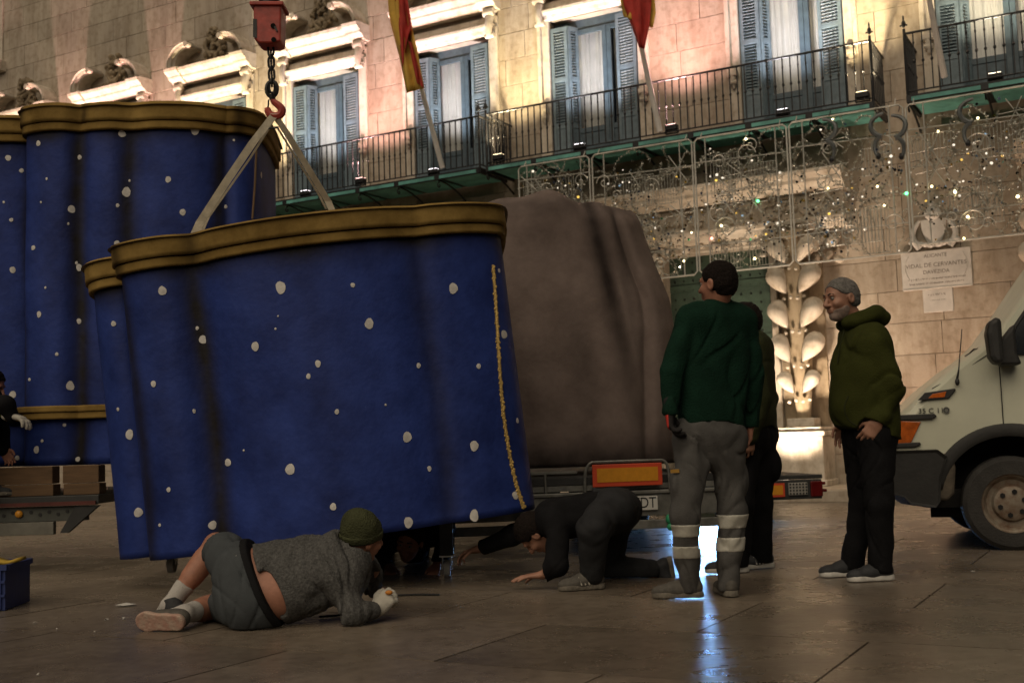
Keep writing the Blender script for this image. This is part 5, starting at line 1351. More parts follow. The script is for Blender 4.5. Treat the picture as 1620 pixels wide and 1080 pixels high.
def shoe(o, ank, toe, up, L, mu, ms, h=.006, stripes=None, name='shoe', w=1.0):
    """ank is the ankle centre .09 above the sole; toe direction, up = away from the sole"""
    f, l, u = frame(toe, up); heel = ank - f * .045; tip = ank + f * (L - .085)
    def at_(a, b, c=0): return ank + f * a + u * b + l * c
    lo, hi = box_of([heel, tip, ank], .13); G = Grid(lo, hi, h)
    G.cone(at_(-.035, -.05), at_(.06, -.055), .040 * w, .040 * w, .02); G.cone(at_(.05, -.056), at_(L - .13, -.066), .041 * w, .046 * w, .03, (u, .80)); G.cone(at_(L - .13, -.066), at_(L - .105, -.068), .044 * w, .036 * w, .02, (u, .75))
    G.cone(at_(-.02, -.03), at_(-.015, .02), .042 * w, .041 * w, .03); G.cone(at_(.02, -.02), at_(.09, -.045), .036 * w, .034 * w, .03)
    G.cut(at_(0, -.082), -u); G.cut(at_(0, .015), nrm(u - f * .15)); a = G.obj(name, mu, o)
    G = Grid(lo, hi, h * .85)
    G.cone(at_(-.038, -.088), at_(.03, -.088), .043 * w, .040 * w, .01); G.cone(at_(.03, -.088), at_(L - .13, -.088), .040 * w, .050 * w, .02); G.cone(at_(L - .13, -.088), at_(L - .11, -.084), .049 * w, .038 * w, .02)
    G.cut(at_(0, -.066), u); G.cut(at_(0, -.100), -u); b = G.obj('sole', ms, a)
    if b: b.location = (0, 0, 0)
    # laces
    c = MB(); org = np.array(o.location)
    for q_ in range(4):
        x = .05 + q_ * .018; z = -.012 - q_ * .009
        c.tube([at_(x, z - .008, -.024) - org, at_(x + .004, z + .002, 0) - org, at_(x, z - .008, .024) - org], .0035, 5)
    c.build('laces', stripes or ms, a, True)
    if stripes:
        c = MB()
        for sd in (-1, 1):
            for q_ in range(3):
                c.tube([at_(.03 + q_ * .025, -.070, sd * .0475) - org, at_(.045 + q_ * .022, -.045, sd * .042) - org, at_(.055 + q_ * .02, -.024, sd * .030) - org], .005, 5)
        c.build('side_stripes', stripes, a, True)
    return a
SKIN = mat('skin', (.34, .175, .115), .55, vary=.14, scale=18, bump=.08, bscale=90)
SKIN2 = mat('ruddy_skin', (.36, .165, .105), .55, vary=.16, scale=18, bump=.08, bscale=90)
HAIRD = mat('dark_hair', (.010, .0065, .005), .75, spec=.15, vary=.5, scale=70, bump=.6, bscale=150); HAIRG = mat('grey_hair', (.22, .21, .195), .75, spec=.15, vary=.5, scale=60, bump=.6, bscale=150, col2=(.10, .092, .085))
def cloth(name, c, v=.15, b=.35, bs=160): return mat(name, c, .92, vary=v, scale=9, bump=b, bscale=bs, spec=.12)
C_FLEECE = cloth('green_fleece', (.0065, .027, .0165), .22, .5, 120); C_WORK = cloth('grey_work_cloth', (.088, .086, .082), .16); C_REFL = mat('reflective_tape', (.46, .45, .39), .45, vary=.15, scale=20, bump=.1)
C_HOOD = cloth('olive_hoodie', (.036, .041, .009), .16, .4, 130); C_BLACK = cloth('black_cloth', (.009, .009, .010), .25); C_BLACK2 = cloth('charcoal_cloth', (.027, .028, .030), .25); C_OLIVE = cloth('dark_olive_cloth', (.030, .034, .014), .2)
C_KNIT = mat('grey_knit', (.055, .055, .053), .95, vary=.4, scale=75, bump=.6, bscale=140, spec=.1, col2=(.135, .135, .13)); C_SHORT = cloth('slate_shorts', (.062, .070, .075), .12, .2); C_SOCK = cloth('white_sock', (.45, .43, .40), .1); C_BEAN = cloth('green_beanie', (.062, .068, .034), .25, .7, 120)
C_WAIST = cloth('black_waistband', (.013, .013, .014), .2); S_DARK = mat('dark_shoe', (.022, .024, .027), .7, vary=.3, scale=20, bump=.3, bscale=120); S_WHITE = mat('white_sole', (.52, .51, .47), .6, vary=.15, scale=18); S_GREY = mat('dusty_grey_shoe', (.085, .078, .066), .8, vary=.3, scale=16, bump=.3); S_GSOLE = mat('worn_grey_sole', (.14, .125, .10), .85, vary=.3, scale=22, bump=.4, bscale=60)
G_WHITE = cloth('white_glove', (.48, .46, .40), .15); G_RED = mat('red_glove_back', (.50, .035, .022), .6, vary=.2); G_DARK = cloth('dark_glove', (.03, .028, .028), .2)

def limb(G, a, b, c, r, k=.03, grow=0): G.cone(a, b, r[0], r[1], k, grow=grow); G.cone(b, c, r[1], r[2], k, grow=grow)
def body_mesh(o, Jn, hf, hu, skin, hands, h=.0065, up_feet=True, lr=(.075, .052, .036)):
    """one continuous figure: head, neck, trunk, arms with hands, legs with feet"""
    f, l, u = frame(hf, hu); lo, hi = box_of(JP(Jn), .26); lo[2] = max(lo[2], .0); G = Grid(lo, hi, h)
    pel, nk, hd = (Jn['hipL'] + Jn['hipR']) / 2, Jn['neck'], Jn['head']; ch = (Jn['shL'] + Jn['shR']) / 2
    for s_ in 'LR':
        limb(G, Jn['sh' + s_], Jn['el' + s_], Jn['wr' + s_], (.048, .038, .027)); limb(G, Jn['hip' + s_], Jn['kn' + s_], Jn['an' + s_], lr)
        G.cone(Jn['sh' + s_] * .6 + ch * .4, Jn['hip' + s_] * .7 + pel * .3, .066, .075, .05); G.cone(Jn['an' + s_], Jn['an' + s_] + Jn['toe' + s_] * .05 + (np.array([0, 0, -.045]) if up_feet else 0), .034, .024, .02)
        kn, an = Jn['kn' + s_], Jn['an' + s_]; G.cone(kn * .75 + an * .25 - Jn.get('calf', np.zeros(3)), kn * .5 + an * .5, lr[1], lr[1] * .86, .03)
    G.cone(ch, pel, .078, .088, .05); G.cone(ch * .6 + nk * .4, nk, .062, .055, .04); G.cone(nk, hd - u * .05 - f * .022, .058, .056, .03)
    head_prims(G, hd, f, l, u)
    for (s_, d, pn, ts, curl, sz) in hands: hand_prims(G, Jn['wr' + s_], d, pn, ts, curl, sz)
    return G.obj('body', skin, o), (f, l, u)
def hair(o, hd, fr, m_, grow=.008, line=(.062, .052), tilt=(.82, -.57), amp=.0025, name='hair', low=-.06):
    f, l, u = fr; c = np.array(hd); G = Grid(c - .18, c + .19, .005); M = np.array([f, l, u]); line = (line[0] * HS, line[1] * HS); low *= HS
    G.ell(c + (u * .030 - f * .012) * HS, np.array((.098, .080, .090)) * HS, M, .01, grow=grow); G.ell(c + (-f * .045 - u * .01) * HS, np.array((.060, .066, .07)) * HS, M, .03, grow=grow)
    G.cut(c + f * line[0] + u * line[1], f * tilt[0] + u * tilt[1]); G.cut(c + u * low, -u)
    for sg in (-1, 1): G.ell(c + (f * .02 + l * sg * .088 - u * .022) * HS, np.array((.045, .022, .04)) * HS, M, .008, minus=True)
    G.folds(amp, 5, (120, 120, 120), 14); return G.obj(name, m_, o)

# ------------------------------------------------- man in the green fleece (back to the camera)
fL, fR = np.array(gp(1092, 948)), np.array(gp(1156, 946))
o = thing('person', 'person in green fleece and grey work trousers with reflective bands, back turned', 'person', ((fL + fR) / 2 * np.array([1, 1, 0])))
YA = 6.5
Jn = dict(anL=fL + [0, .02, .11], anR=fR + [0, .04, .11], knL=J(1084, 815, 6.45), knR=J(1158, 808, 6.58), hipL=J(1097, 700, 6.5), hipR=J(1149, 700, 6.55), shL=J(1088, 507, 6.48), shR=J(1178, 507, 6.58), elL=J(1063, 588, 6.42), elR=J(1190, 592, 6.62), wrL=J(1060, 650, 6.40), wrR=J(1186, 672, 6.66), neck=J(1136, 484, 6.53), head=J(1136, 449, 6.50), toeL=nrm([-1, .25, 0]), toeR=nrm([-.05, 1, 0]))
bo, fr = body_mesh(o, Jn, (-.68, .73, .05), (-.03, 0, 1), SKIN2, [('L', (.05, .05, -1), (1, -.3, 0), (-.3, .9, .2), .55, 1.0), ('R', (-.05, .1, -1), (-1, 0, 0), (-.2, 1, 0), .4, 1.0)])
hair(o, Jn['head'], fr, HAIRD, .004, (.060, .05), (.86, -.5), .003, low=-.070); eyes(o, Jn['head'], *fr)
fd = nrm([-.25, 1, 0]); lat = nrm([1, .25, 0])
def trunk(G, Jn, r, k, ext=.12, flat=None):
    ch = (Jn['shL'] + Jn['shR']) / 2; pel = (Jn['hipL'] + Jn['hipR']) / 2; dn = nrm(pel - ch) * ext
    for s_ in 'LR':
        G.cone(Jn['sh' + s_] * .62 + ch * .38, Jn['hip' + s_] * .9 + pel * .1 + dn, r[0], r[1], k, flat)
    G.cone(ch, pel + dn, r[0] * 1.05, r[1] * 1.05, k, flat); G.cone(Jn['shL'], Jn['shR'], .073, .073, .05); G.cone(ch * .7 + Jn['neck'] * .3, Jn['neck'], .085, .068, .05)
lo, hi = box_of(JP(Jn), .22); lo[2] = .60
G = Grid(lo, hi, .008); trunk(G, Jn, (.108, .104), .05, flat=(fd, .95))
for s_ in 'LR': limb(G, Jn['sh' + s_], Jn['el' + s_], Jn['wr' + s_], (.080, .066, .054), .014)
G.cone(Jn['neck'] - [0, 0, .03], Jn['neck'] + [0, 0, .028], .074, .069, .02)
G.folds(0.0075, 3, (15, 15, 11), 14, 2.4)
G.cut(J(1125, 667, 6.5), (0, 0, -1), (J(1124, 735, 6.53), .27)); G.cut(J(1060, 657, 6.4), (0, 0, -1), (J(1060, 668, 6.4), .10)); G.cut(J(1186, 676, 6.66), (0, 0, -1), (J(1186, 690, 6.66), .10)); G.cut(Jn['neck'] + [0, 0, .045], (-.1, .15, 1), (Jn['neck'] + [0, 0, .08], .09))
fz_ = G.obj('fleece', C_FLEECE, o)
G = Grid(*box_of([Jn['neck']], .13), .006); G.cone(Jn['neck'] + [0, 0, -.01], Jn['neck'] + [0, 0, .03], .078, .074, .02); G.cone(Jn['neck'] + [0, 0, -.06], Jn['neck'] + [0, 0, .09], .063, .063, 0) if False else None
G.cut(Jn['neck'] + [0, 0, .042], (-.12, .15, 1)); G.cut(Jn['neck'] + [0, 0, -.022], (0, 0, -1)); G.obj('collar', C_FLEECE, fz_)
# sleeve and back seams
b = MB(); org = np.array(o.location)
for s_, xx in (('L', 1), ('R', -1)):
    a_ = Jn['sh' + s_]; b.tube([a_ + np.array([xx * .03, -.03, .070]) - org, a_ + np.array([xx * .045, -.088, .0]) - org, a_ + np.array([xx * .055, -.105, -.10]) - org], .003, 5)
b.build('seam', C_FLEECE, fz_)
def trousers(o, Jn, m_, r, seed, ztop, ank_cut=.085, amp=.006, h=.008, name='trousers', spread=1.0, knee_slack=0):
    lo, hi = box_of([Jn[k] for k in Jn if k[:2] in ('an', 'kn', 'hi')], .2); lo[2] = .01; hi[2] = ztop + .02
    G = Grid(lo, hi, h); pel = (Jn['hipL'] + Jn['hipR']) / 2
    for s_ in 'LR':
        hip, kn, an = Jn['hip' + s_], Jn['kn' + s_], Jn['an' + s_]
        G.cone(hip, kn, r[0], r[1], .03); G.cone(kn, an + (kn - an) * -.12, r[1], r[2], .03); G.cone(hip, hip * .6 + pel * .4 + np.array([0, 0, .2]), r[0], r[0] * .72, .03)
    G.cone(Jn['hipL'] + [0, 0, .04], Jn['hipR'] + [0, 0, .04], r[0] * 1.06, r[0] * 1.06, .04); G.cone(pel - [0, 0, .05], pel + [0, 0, .2], .10, .09, .06)
    return G
G = trousers(o, Jn, C_WORK, (.106, .080, .070), 4, 1.12)
G.ell(Jn['hipL'] * .45 + Jn['knL'] * .55 - lat * .085 + fd * .01, (.03, .07, .085), None, .02)
G.ell(Jn['hipR'] * .45 + Jn['knR'] * .55 + lat * .085 + fd * .01, (.03, .07, .085), None, .02)
G.folds(0.0060, 8, (22, 22, 12), 16, 2.6); G.cut((0, 0, 1.10), (0, 0, 1)); G.cut((0, 0, .035), (0, 0, -1)); tr_ = G.obj('trousers', C_WORK, o)
for s_, yy in (('L', ((828, 849), (863, 884))), ('R', ((815, 838), (851, 875)))):
    xx = 1085 if s_ == 'L' else 1157
    for y0_, y1_ in yy:
        G = trousers(o, Jn, C_WORK, (.106, .080, .070), 4, 1.12); G.folds(0.0060, 8, (22, 22, 12), 16, 2.6); G.D -= .004
        z1_, z0_ = J(xx, y0_, 6.45)[2], J(xx, y1_, 6.45)[2]; mid = J(1122, 800, 6.5)
        G.cut((0, 0, z1_), (-.02, 0, 1)) if False else G.cut((mid[0], mid[1], z1_), (0, 0, 1)); G.cut((0, 0, z0_), (0, 0, -1)); G.cut(mid, (1, 0, 0) if s_ == 'L' else (-1, 0, 0)); G.obj('reflective_band', C_REFL, tr_)
b = MB(); pk = Jn['hipL'] * .62 + Jn['knL'] * .38 - lat * .112 - fd * .05 - org
b.box(pk, (.05, .008, .02), (0, 0, .3)); b.build('yellow_tag', mat('yellow_tag', (.40, .22, .04), .7), tr_)
shoe(o, fL + [0, .02, .112], (-1, .1, 0), (0, 0, 1), .28, S_GREY, S_GSOLE); shoe(o, fR + [0, .04, .112], (-.1, 1, 0), (0, 0, 1), .28, S_GREY, S_GSOLE)
lo, hi = box_of([Jn['wrL']], .22); G = Grid(lo, hi, .0055); hand_prims(G, Jn['wrL'], (.05, .05, -1), (1, -.3, 0), (-.3, .9, .2), .55, 1.0, grow=.004); G.cone(Jn['wrL'], Jn['wrL'] + [0, 0, .05], .035, .036, .02); gl_ = G.obj('glove', G_DARK, o)
G = Grid(lo, hi, .0055); hand_prims(G, Jn['wrL'], (.05, .05, -1), (1, -.3, 0), (-.3, .9, .2), .55, 1.0, grow=.007); G.cut(Jn['wrL'] + np.array([-.006, 0, 0]), (1, -.2, 0)); G.obj('glove_back', G_RED, gl_)

# ------------------------------------------------- man in the olive hoodie (profile)
fL, fR = np.array(gp(1400, 921)), np.array(gp(1352, 914))
o = thing('person', 'grey-haired person in olive hoodie and black trousers, hand at his pocket', 'person', ((fL + fR) / 2 * np.array([1, 1, 0])))
YN, YF = fL[1], fR[1]; YM = (YN + YF) / 2; org = np.array(o.location)
Jn = dict(anL=fL + [-.01, .03, .10], anR=fR + [.0, .03, .10], knL=J(1392, 795, YN), knR=J(1366, 795, YF), hipL=J(1386, 690, YM - .1), hipR=J(1362, 690, YM + .1), shL=J(1383, 545, YM - .17), shR=J(1352, 541, YM + .17), elL=J(1411, 615, YM - .2), elR=J(1352, 625, YM + .25), wrL=J(1389, 668, YM - .22), wrR=J(1335, 668, YM + .22), neck=J(1357, 517, YM + .02), head=J(1331, 473, YM), toeL=nrm([-1, -.1, 0]), toeR=nrm([-1, -.05, 0]))
bo, fr = body_mesh(o, Jn, (-.94, -.33, .0), (-.14, 0, 1), SKIN, [('L', (-.62, .2, -.75), (.2, 1, -.2), (-.7, 0, .6), .5, 1.05), ('R', (-.2, .1, -1), (0, -1, 0), (-1, 0, 0), .4, 1.0)])
hair(o, Jn['head'], fr, HAIRG, .006, (.066, .066), (.80, -.6), .003, low=-.055); eyes(o, Jn['head'], *fr)
f, l, u = fr; c = Jn['head']; M = np.array([f, l, u]); G = Grid(c - .16, c + .16, .005); f, l, u = f * HS, l * HS, u * HS
G.ell(c + f * .022 - u * .040, np.array((.070, .061, .082)) * HS, M, .02, grow=.004); G.ell(c + f * .066 - u * .096, np.array((.026, .026, .020)) * HS, M, .025, grow=.005); G.cone(c + f * .094 - u * .043 + l * .028, c + f * .094 - u * .043 - l * .028, .009, .007, .01)
G.cut(c - u * .036, u * .9 + f * .25); G.ell(c + f * .105 - u * .060, (.02, .022, .008), M, .004, minus=True); G.folds(.0014, 4, (120, 120, 120), 12); G.obj('beard', mat('grey_stubble', (.27, .20, .165), .8, vary=.25, scale=60, bump=.4, bscale=160), o)
lo, hi = box_of(JP(Jn), .27); lo[2] = .55
def hood_shape(G):
    trunk(G, Jn, (.135, .16), .06)
    G.ell(J(1350, 635, YM), (.15, .17, .21), None, .08); G.ell(J(1362, 578, YM), (.18, .19, .2), None, .08)
    for s_ in 'LR': limb(G, Jn['sh' + s_], Jn['el' + s_], Jn['wr' + s_], (.090, .078, .056), .016)
    G.cone(Jn['wrL'] * .82 + Jn['elL'] * .18, Jn['wrL'] * .80 + Jn['elL'] * .2, .066, .066, .02)
G = Grid(lo, hi, .008); hood_shape(G); G.folds(0.0075, 13, (14, 14, 13), 14, 2.4)
G.cut(J(1366, 684, YM), (-.26, 0, -1), (J(1366, 730, YM), .36)); G.cut(Jn['wrL'] - (Jn['elL'] - Jn['wrL']) * .02, Jn['wrL'] - Jn['elL'], (Jn['wrL'] - (Jn['elL'] - Jn['wrL']) * .3, .10)); G.cut(Jn['neck'] + [-.02, 0, .03], (-.5, 0, 1), (Jn['neck'] + [-.03, 0, .06], .09))
hd_ = G.obj('hoodie', C_HOOD, o)
# the hood lying on the back, a ring of thick cloth round the neck
G = Grid(*box_of([Jn['neck']], .26), .007); n0_ = Jn['neck'] + [-.022, 0, .035]
ringp = [n0_ + np.array([.035 + .105 * math.cos(t), .115 * math.sin(t), .0 + .028 * math.cos(t) + .01]) for t in np.linspace(-2.6, 2.6, 12)]
for a_, b_ in zip(ringp, ringp[1:]): G.cone(a_, b_, .040, .040, .03)
G.cone(n0_ + [.12, -.06, .03], n0_ + [.12, .06, .03], .055, .055, .04); G.cone(n0_ + [.165, -.04, .005], n0_ + [.165, .04, .005], .05, .05, .04); G.folds(.005, 7, (25, 25, 30), 10); G.obj('hood', C_HOOD, hd_)
b = MB()
for dy in (-.10, -.04):
    a_ = Jn['neck'] + np.array([-.115, dy, -.03]) - org; b.tube([a_, a_ + np.array([-.035, -.01, -.10]), a_ + np.array([-.055, -.012, -.20])], .004, 6)
b.build('drawstring', C_OLIVE, hd_, True)
b = MB(); pk = J(1326, 640, YM - .19) - org
b.tube(catmull([pk + np.array([.06, -.015, .05]), pk + np.array([.03, -.02, -.02]), pk + np.array([.05, -.015, -.09]), pk + np.array([.10, -.02, -.13])], 5), .005, 5); b.build('pocket_edge', C_OLIVE, hd_, True)
G = trousers(o, Jn, C_BLACK, (.116, .088, .074), 4, .98); G.folds(0.0060, 18, (22, 22, 12), 16, 2.6); G.cut((0, 0, .96), (0, 0, 1)); G.cut((0, 0, .055), (0, 0, -1)); G.obj('trousers', C_BLACK, o)
shoe(o, Jn['anL'] + [0, 0, .012], (-1, -.12, 0), (0, 0, 1), .285, S_DARK, S_WHITE); shoe(o, Jn['anR'] + [0, 0, .012], (-1, -.05, 0), (0, 0, 1), .285, S_DARK, S_WHITE)

# ------------------------------------------------- person behind the green fleece
fL, fR = np.array(gp(1168, 908)), np.array(gp(1205, 901))
o = thing('person', 'person in dark olive top and black cargo trousers half hidden by the green fleece', 'person', ((fL + fR) / 2 * np.array([1, 1, 0])))
YM = 7.7
Jn = dict(anL=fL + [0, .03, .10], anR=fR + [0, .03, .10], knL=J(1172, 795, 7.6), knR=J(1200, 795, 7.8), hipL=J(1180, 690, 7.62), hipR=J(1200, 690, 7.8), shL=J(1186, 555, 7.55), shR=J(1196, 553, 7.9), elL=J(1200, 630, 7.5), elR=J(1212, 630, 7.95), wrL=J(1186, 690, 7.45), wrR=J(1206, 690, 7.92), neck=J(1188, 530, 7.72), head=J(1176, 510, 7.72), toeL=nrm([-1, 0, 0]), toeR=nrm([-1, -.2, 0]))
bo, fr = body_mesh(o, Jn, (-1, .1, 0), (-.1, 0, 1), SKIN, [('L', (-.2, 0, -1), (0, 1, 0), (-1, 0, 0), .5, 1.0), ('R', (-.2, 0, -1), (0, -1, 0), (-1, 0, 0), .5, 1.0)], h=.008)
hair(o, Jn['head'], fr, HAIRD, .010)
lo, hi = box_of(JP(Jn), .25); lo[2] = .55
G = Grid(lo, hi, .009); trunk(G, Jn, (.13, .135), .05)
for s_ in 'LR': limb(G, Jn['sh' + s_], Jn['el' + s_], Jn['wr' + s_], (.09, .078, .06), .035)
G.folds(0.0045, 21, (10, 10, 20), 12, 1.5); G.cut(J(1190, 672, 7.7), (0, 0, -1), (J(1190, 730, 7.7), .27)); G.cut(Jn['neck'] + [0, 0, .04], (-.2, 0, 1), (Jn['neck'] + [0, 0, .06], .09)); G.obj('jumper', C_OLIVE, o)
G = trousers(o, Jn, C_BLACK, (.12, .092, .085), 4, 1.0); G.ell(Jn['hipR'] * .55 + Jn['knR'] * .45 + [.09, -.06, 0], (.05, .06, .1), None, .03); G.folds(0.0053, 28, (24, 24, 8), 12, 1.3); G.cut((0, 0, .98), (0, 0, 1)); G.cut((0, 0, .05), (0, 0, -1)); G.obj('trousers', C_BLACK, o)
shoe(o, Jn['anL'] + [-.0, 0, .012], (-1, -.05, 0), (0, 0, 1), .285, S_DARK, S_WHITE, stripes=S_WHITE); shoe(o, Jn['anR'] + [.02, 0, .012], (-.95, -.35, 0), (0, 0, 1), .285, S_DARK, S_WHITE, stripes=S_WHITE)

# ------------------------------------------------- kneeling man in black reaching for the castor
o = thing('person', 'person in black kneeling with one arm stretched to the castor', 'person', np.array(gp(955, 925)))
anN = np.array(gp(938, 935)) + [0, .03, .10]
Jn = dict(hipL=J(963, 808, 7.22), hipR=J(974, 806, 7.48), knL=J(938, 838, 6.95), anL=anN, knR=np.array(gp(960, 915)) + [0, 0, .07], anR=J(1030, 902, 7.55), shL=J(882, 822, 7.2), shR=J(872, 820, 7.55), elL=J(882, 893, 7.05), wrL=J(858, 909, 7.12), elR=J(812, 846, 7.6), wrR=J(757, 868, 7.75), neck=J(862, 830, 7.38), head=J(846, 842, 7.38), toeL=nrm([-1, -.2, 0]), toeR=nrm([.5, 0, -.8]))
for k_ in ('elL', 'wrL'): Jn[k_][2] = max(Jn[k_][2], .05 if k_ == 'wrL' else .09)
bo, fr = body_mesh(o, Jn, (-.35, .25, -.9), (-.9, 0, .35), SKIN, [('L', (-1, .0, -.05), (0, 0, -1), (0, 1, 0), .15, 1.05), ('R', (-1, .05, -.25), (0, -.2, -1), (0, -1, 0), .5, 1.05)], h=.007)
hair(o, Jn['head'], fr, HAIRD, .012, low=-.075)
lo, hi = box_of(JP(Jn), .24); lo[2] = .012
pel = (Jn['hipL'] + Jn['hipR']) / 2
G = Grid(lo, hi, .008); trunk(G, Jn, (.125, .13), .05, 0)
for s_ in 'LR': limb(G, Jn['sh' + s_], Jn['el' + s_], Jn['wr' + s_], (.078, .066, .050), .035)
G.cone(Jn['wrR'], Jn['wrR'], .001, .001); G.folds(0.0045, 31, (14, 14, 16), 14, 1.5); G.cut(pel + [-.02, 0, 0], (1, 0, .1), (pel + [.12, 0, 0], .30)); G.cut(Jn['wrR'] + nrm(Jn['elR'] - Jn['wrR']) * .03, Jn['wrR'] - Jn['elR'], (Jn['wrR'], .09)); G.cut(Jn['wrL'] + [.025, 0, 0], (-1, 0, 0), (Jn['wrL'] - [.05, 0, 0], .09)); G.cut(Jn['neck'] + [-.03, 0, -.01], (-1, 0, -.2), (Jn['head'] + [0.02, 0, 0], .09)); G.obj('sweater', C_BLACK, o)
G = Grid(lo, hi, .008)
for s_, r_ in (('L', (.125, .098, .075)), ('R', (.125, .095, .072))): limb(G, Jn['hip' + s_], Jn['kn' + s_], Jn['an' + s_], r_, .03)
G.cone(Jn['hipL'] + [.035, 0, .0], Jn['hipR'] + [.035, 0, .0], .135, .135, .05); G.cone(pel, pel + [-.14, 0, .02], .135, .13, .05); G.folds(0.0045, 33, (14, 14, 16), 12, 1.5); G.cut(pel + [-.12, 0, 0], (-1, 0, .0), (pel + [-.24, 0, 0.1], .24)); G.cut((0, 0, .016), (0, 0, -1)); G.obj('trousers', C_BLACK2, o)
shoe(o, anN + [0, 0, .012], (-1, -.25, 0), (0, 0, 1), .285, S_GREY, S_GSOLE, stripes=mat('pale_lace', (.4, .38, .32), .5)); shoe(o, Jn['anR'] + [.045, 0, .0], (.12, 0, -1), (-1, 0, -.12), .235, S_DARK, S_GSOLE)  # planted shoe has pale laces and side stripes

# ------------------------------------------------- figure crouching under the float
o = thing('person', 'person in dark grey crouching behind the hanging float, hand on the paving', 'person', np.array(gp(640, 898)))
Jn = dict(hipL=J(612, 842, 9.0), hipR=J(668, 838, 9.0), knL=np.array(gp(600, 893)) + [0, 0, .07], knR=np.array(gp(655, 892)) + [0, 0, .07], anL=np.array(gp(612, 880)) + [0, .0, .06], anR=np.array(gp(668, 879)) + [0, 0, .06], shL=J(702, 836, 8.45), shR=J(602, 852, 8.4), elL=J(704, 868, 8.3), wrL=np.array(gp(690, 908)) + [0, 0, .06], elR=J(590, 880, 8.25), wrR=np.array(gp(618, 908)) + [0, 0, .05], neck=J(652, 838, 8.3), head=J(648, 856, 8.15), toeL=nrm([0, 1, 0]), toeR=nrm([0, 1, 0]))
bo, fr = body_mesh(o, Jn, (-.25, -.85, -.35), (.1, -.35, .9), SKIN2, [('L', (-.15, -.9, -.5), (0, .3, -1), (-1, 0, 0), .2, 1.0), ('R', (.1, -1, -.4), (0, .3, -1), (1, 0, 0), .2, 1.0)], h=.008)
hair(o, Jn['head'], fr, HAIRD, .010); eyes(o, Jn['head'], *fr)
lo, hi = box_of(JP(Jn), .22); lo[2] = .012
G = Grid(lo, hi, .009); trunk(G, Jn, (.12, .13), .05, 0)
for s_ in 'LR': limb(G, Jn['sh' + s_], Jn['el' + s_], Jn['wr' + s_], (.08, .064, .048), .035)
G.folds(.006, 41, (14, 14, 16), 12); G.cut(Jn['wrL'] + [0, .01, .03], (0, 0, -1), (Jn['wrL'] - [0, 0, .02], .08)); G.cut(Jn['wrR'] + [0, .01, .03], (0, 0, -1), (Jn['wrR'] - [0, 0, .02], .08)); G.cut(Jn['neck'] + [0, -.05, 0], (0, -1, -.2), (Jn['head'], .11)); G.obj('jumper', C_BLACK2, o)
G = Grid(lo, hi, .009)
for s_ in 'LR': limb(G, Jn['hip' + s_], Jn['kn' + s_], Jn['an' + s_], (.11, .085, .07), .03)
G.folds(.006, 43, (14, 14, 16), 12); G.cut((0, 0, .016), (0, 0, -1)); G.obj('trousers', C_BLACK, o)
for s_ in 'LR': shoe(o, Jn['an' + s_] + [0, .06, .03], (0, .8, -.3), (0, .35, .9), .27, S_DARK, S_GSOLE, h=.008)

# ------------------------------------------------- man lying on his side in shorts and a beanie
o = thing('person', 'person in grey sweater, shorts and green beanie lying on his side on the paving', 'person', np.array(gp(420, 1003))); org = np.array(o.location)
Jn = dict(hipL=J(388, 908, 6.05), hipR=J(398, 954, 5.98), knL=J(342, 862, 6.36), knR=J(338, 978, 6.30), anL=J(268, 958, 6.24), anR=J(292, 988, 5.98), shL=J(540, 872, 6.16), shR=J(540, 922, 6.0), elR=J(560, 973, 5.92), wrR=J(596, 968, 6.02), elL=J(588, 900, 6.45), wrL=J(590, 930, 6.65), neck=J(556, 880, 6.12), head=J(573, 850, 6.16), toeL=nrm([-.6, .5, -.6]), toeR=nrm([-.95, -.2, -.15]))
Jn['knR'][2] = max(Jn['knR'][2], .075); Jn['anR'][2] = max(Jn['anR'][2], .085); Jn['elR'][2] = max(Jn['elR'][2], .07); Jn['wrR'][2] = max(Jn['wrR'][2], .07); Jn['wrL'][2] = max(.06, Jn['wrL'][2])
f_h, u_h = (.62, .66, -.42), (.25, -.1, .95)
bo, fr = body_mesh(o, Jn, f_h, u_h, SKIN2, [('R', (.55, .25, .55), (.3, .9, -.2), (-.3, .3, .8), .75, 1.0), ('L', (.5, .5, -.2), (0, 0, -1), (0, 1, 0), .4, 1.0)], h=.007, up_feet=False, lr=(.085, .063, .043))
# bare back between waistband and sweater
pel = (Jn['hipL'] + Jn['hipR']) / 2; ch = (Jn['shL'] + Jn['shR']) / 2; ax_ = nrm(ch - pel)
lo, hi = box_of(JP(Jn), .24); lo[2] = .012
def lying_trunk(G, grow=0):
    for s_ in 'LR': G.cone(Jn['sh' + s_] * .75 + ch * .25, Jn['hip' + s_], .128 + grow, .150 + grow, .06)
    G.cone(ch, pel, .155 + grow, .165 + grow, .06); G.cone(Jn['shL'], Jn['shR'], .10 + grow, .10 + grow, .05); G.ell(pel * .55 + ch * .45 + [0, .05, -.02], (.19, .17, .17), None, .06, grow)
G = Grid(lo, hi, .008); lying_trunk(G, -.02); w1 = J(418, 930, 5.95)
G.cut(J(395, 930, 5.95), nrm(np.array([-.92, 0, -.38]))); G.cut(J(455, 935, 5.95), nrm(np.array([.90, 0, .42]))); G.cut((0, 0, .014), (0, 0, -1)); G.obj('bare_back', SKIN2, o)
G = Grid(lo, hi, .008); lying_trunk(G, .004)
limb(G, Jn['shR'], Jn['elR'], Jn['wrR'], (.088, .074, .052), .035); limb(G, Jn['shL'], Jn['elL'], Jn['wrL'], (.088, .07, .052), .035); G.cone(ch * .6 + Jn['neck'] * .4, Jn['neck'], .10, .075, .05)
G.folds(0.0090, 51, (26, 14, 10), 16, 2.6)
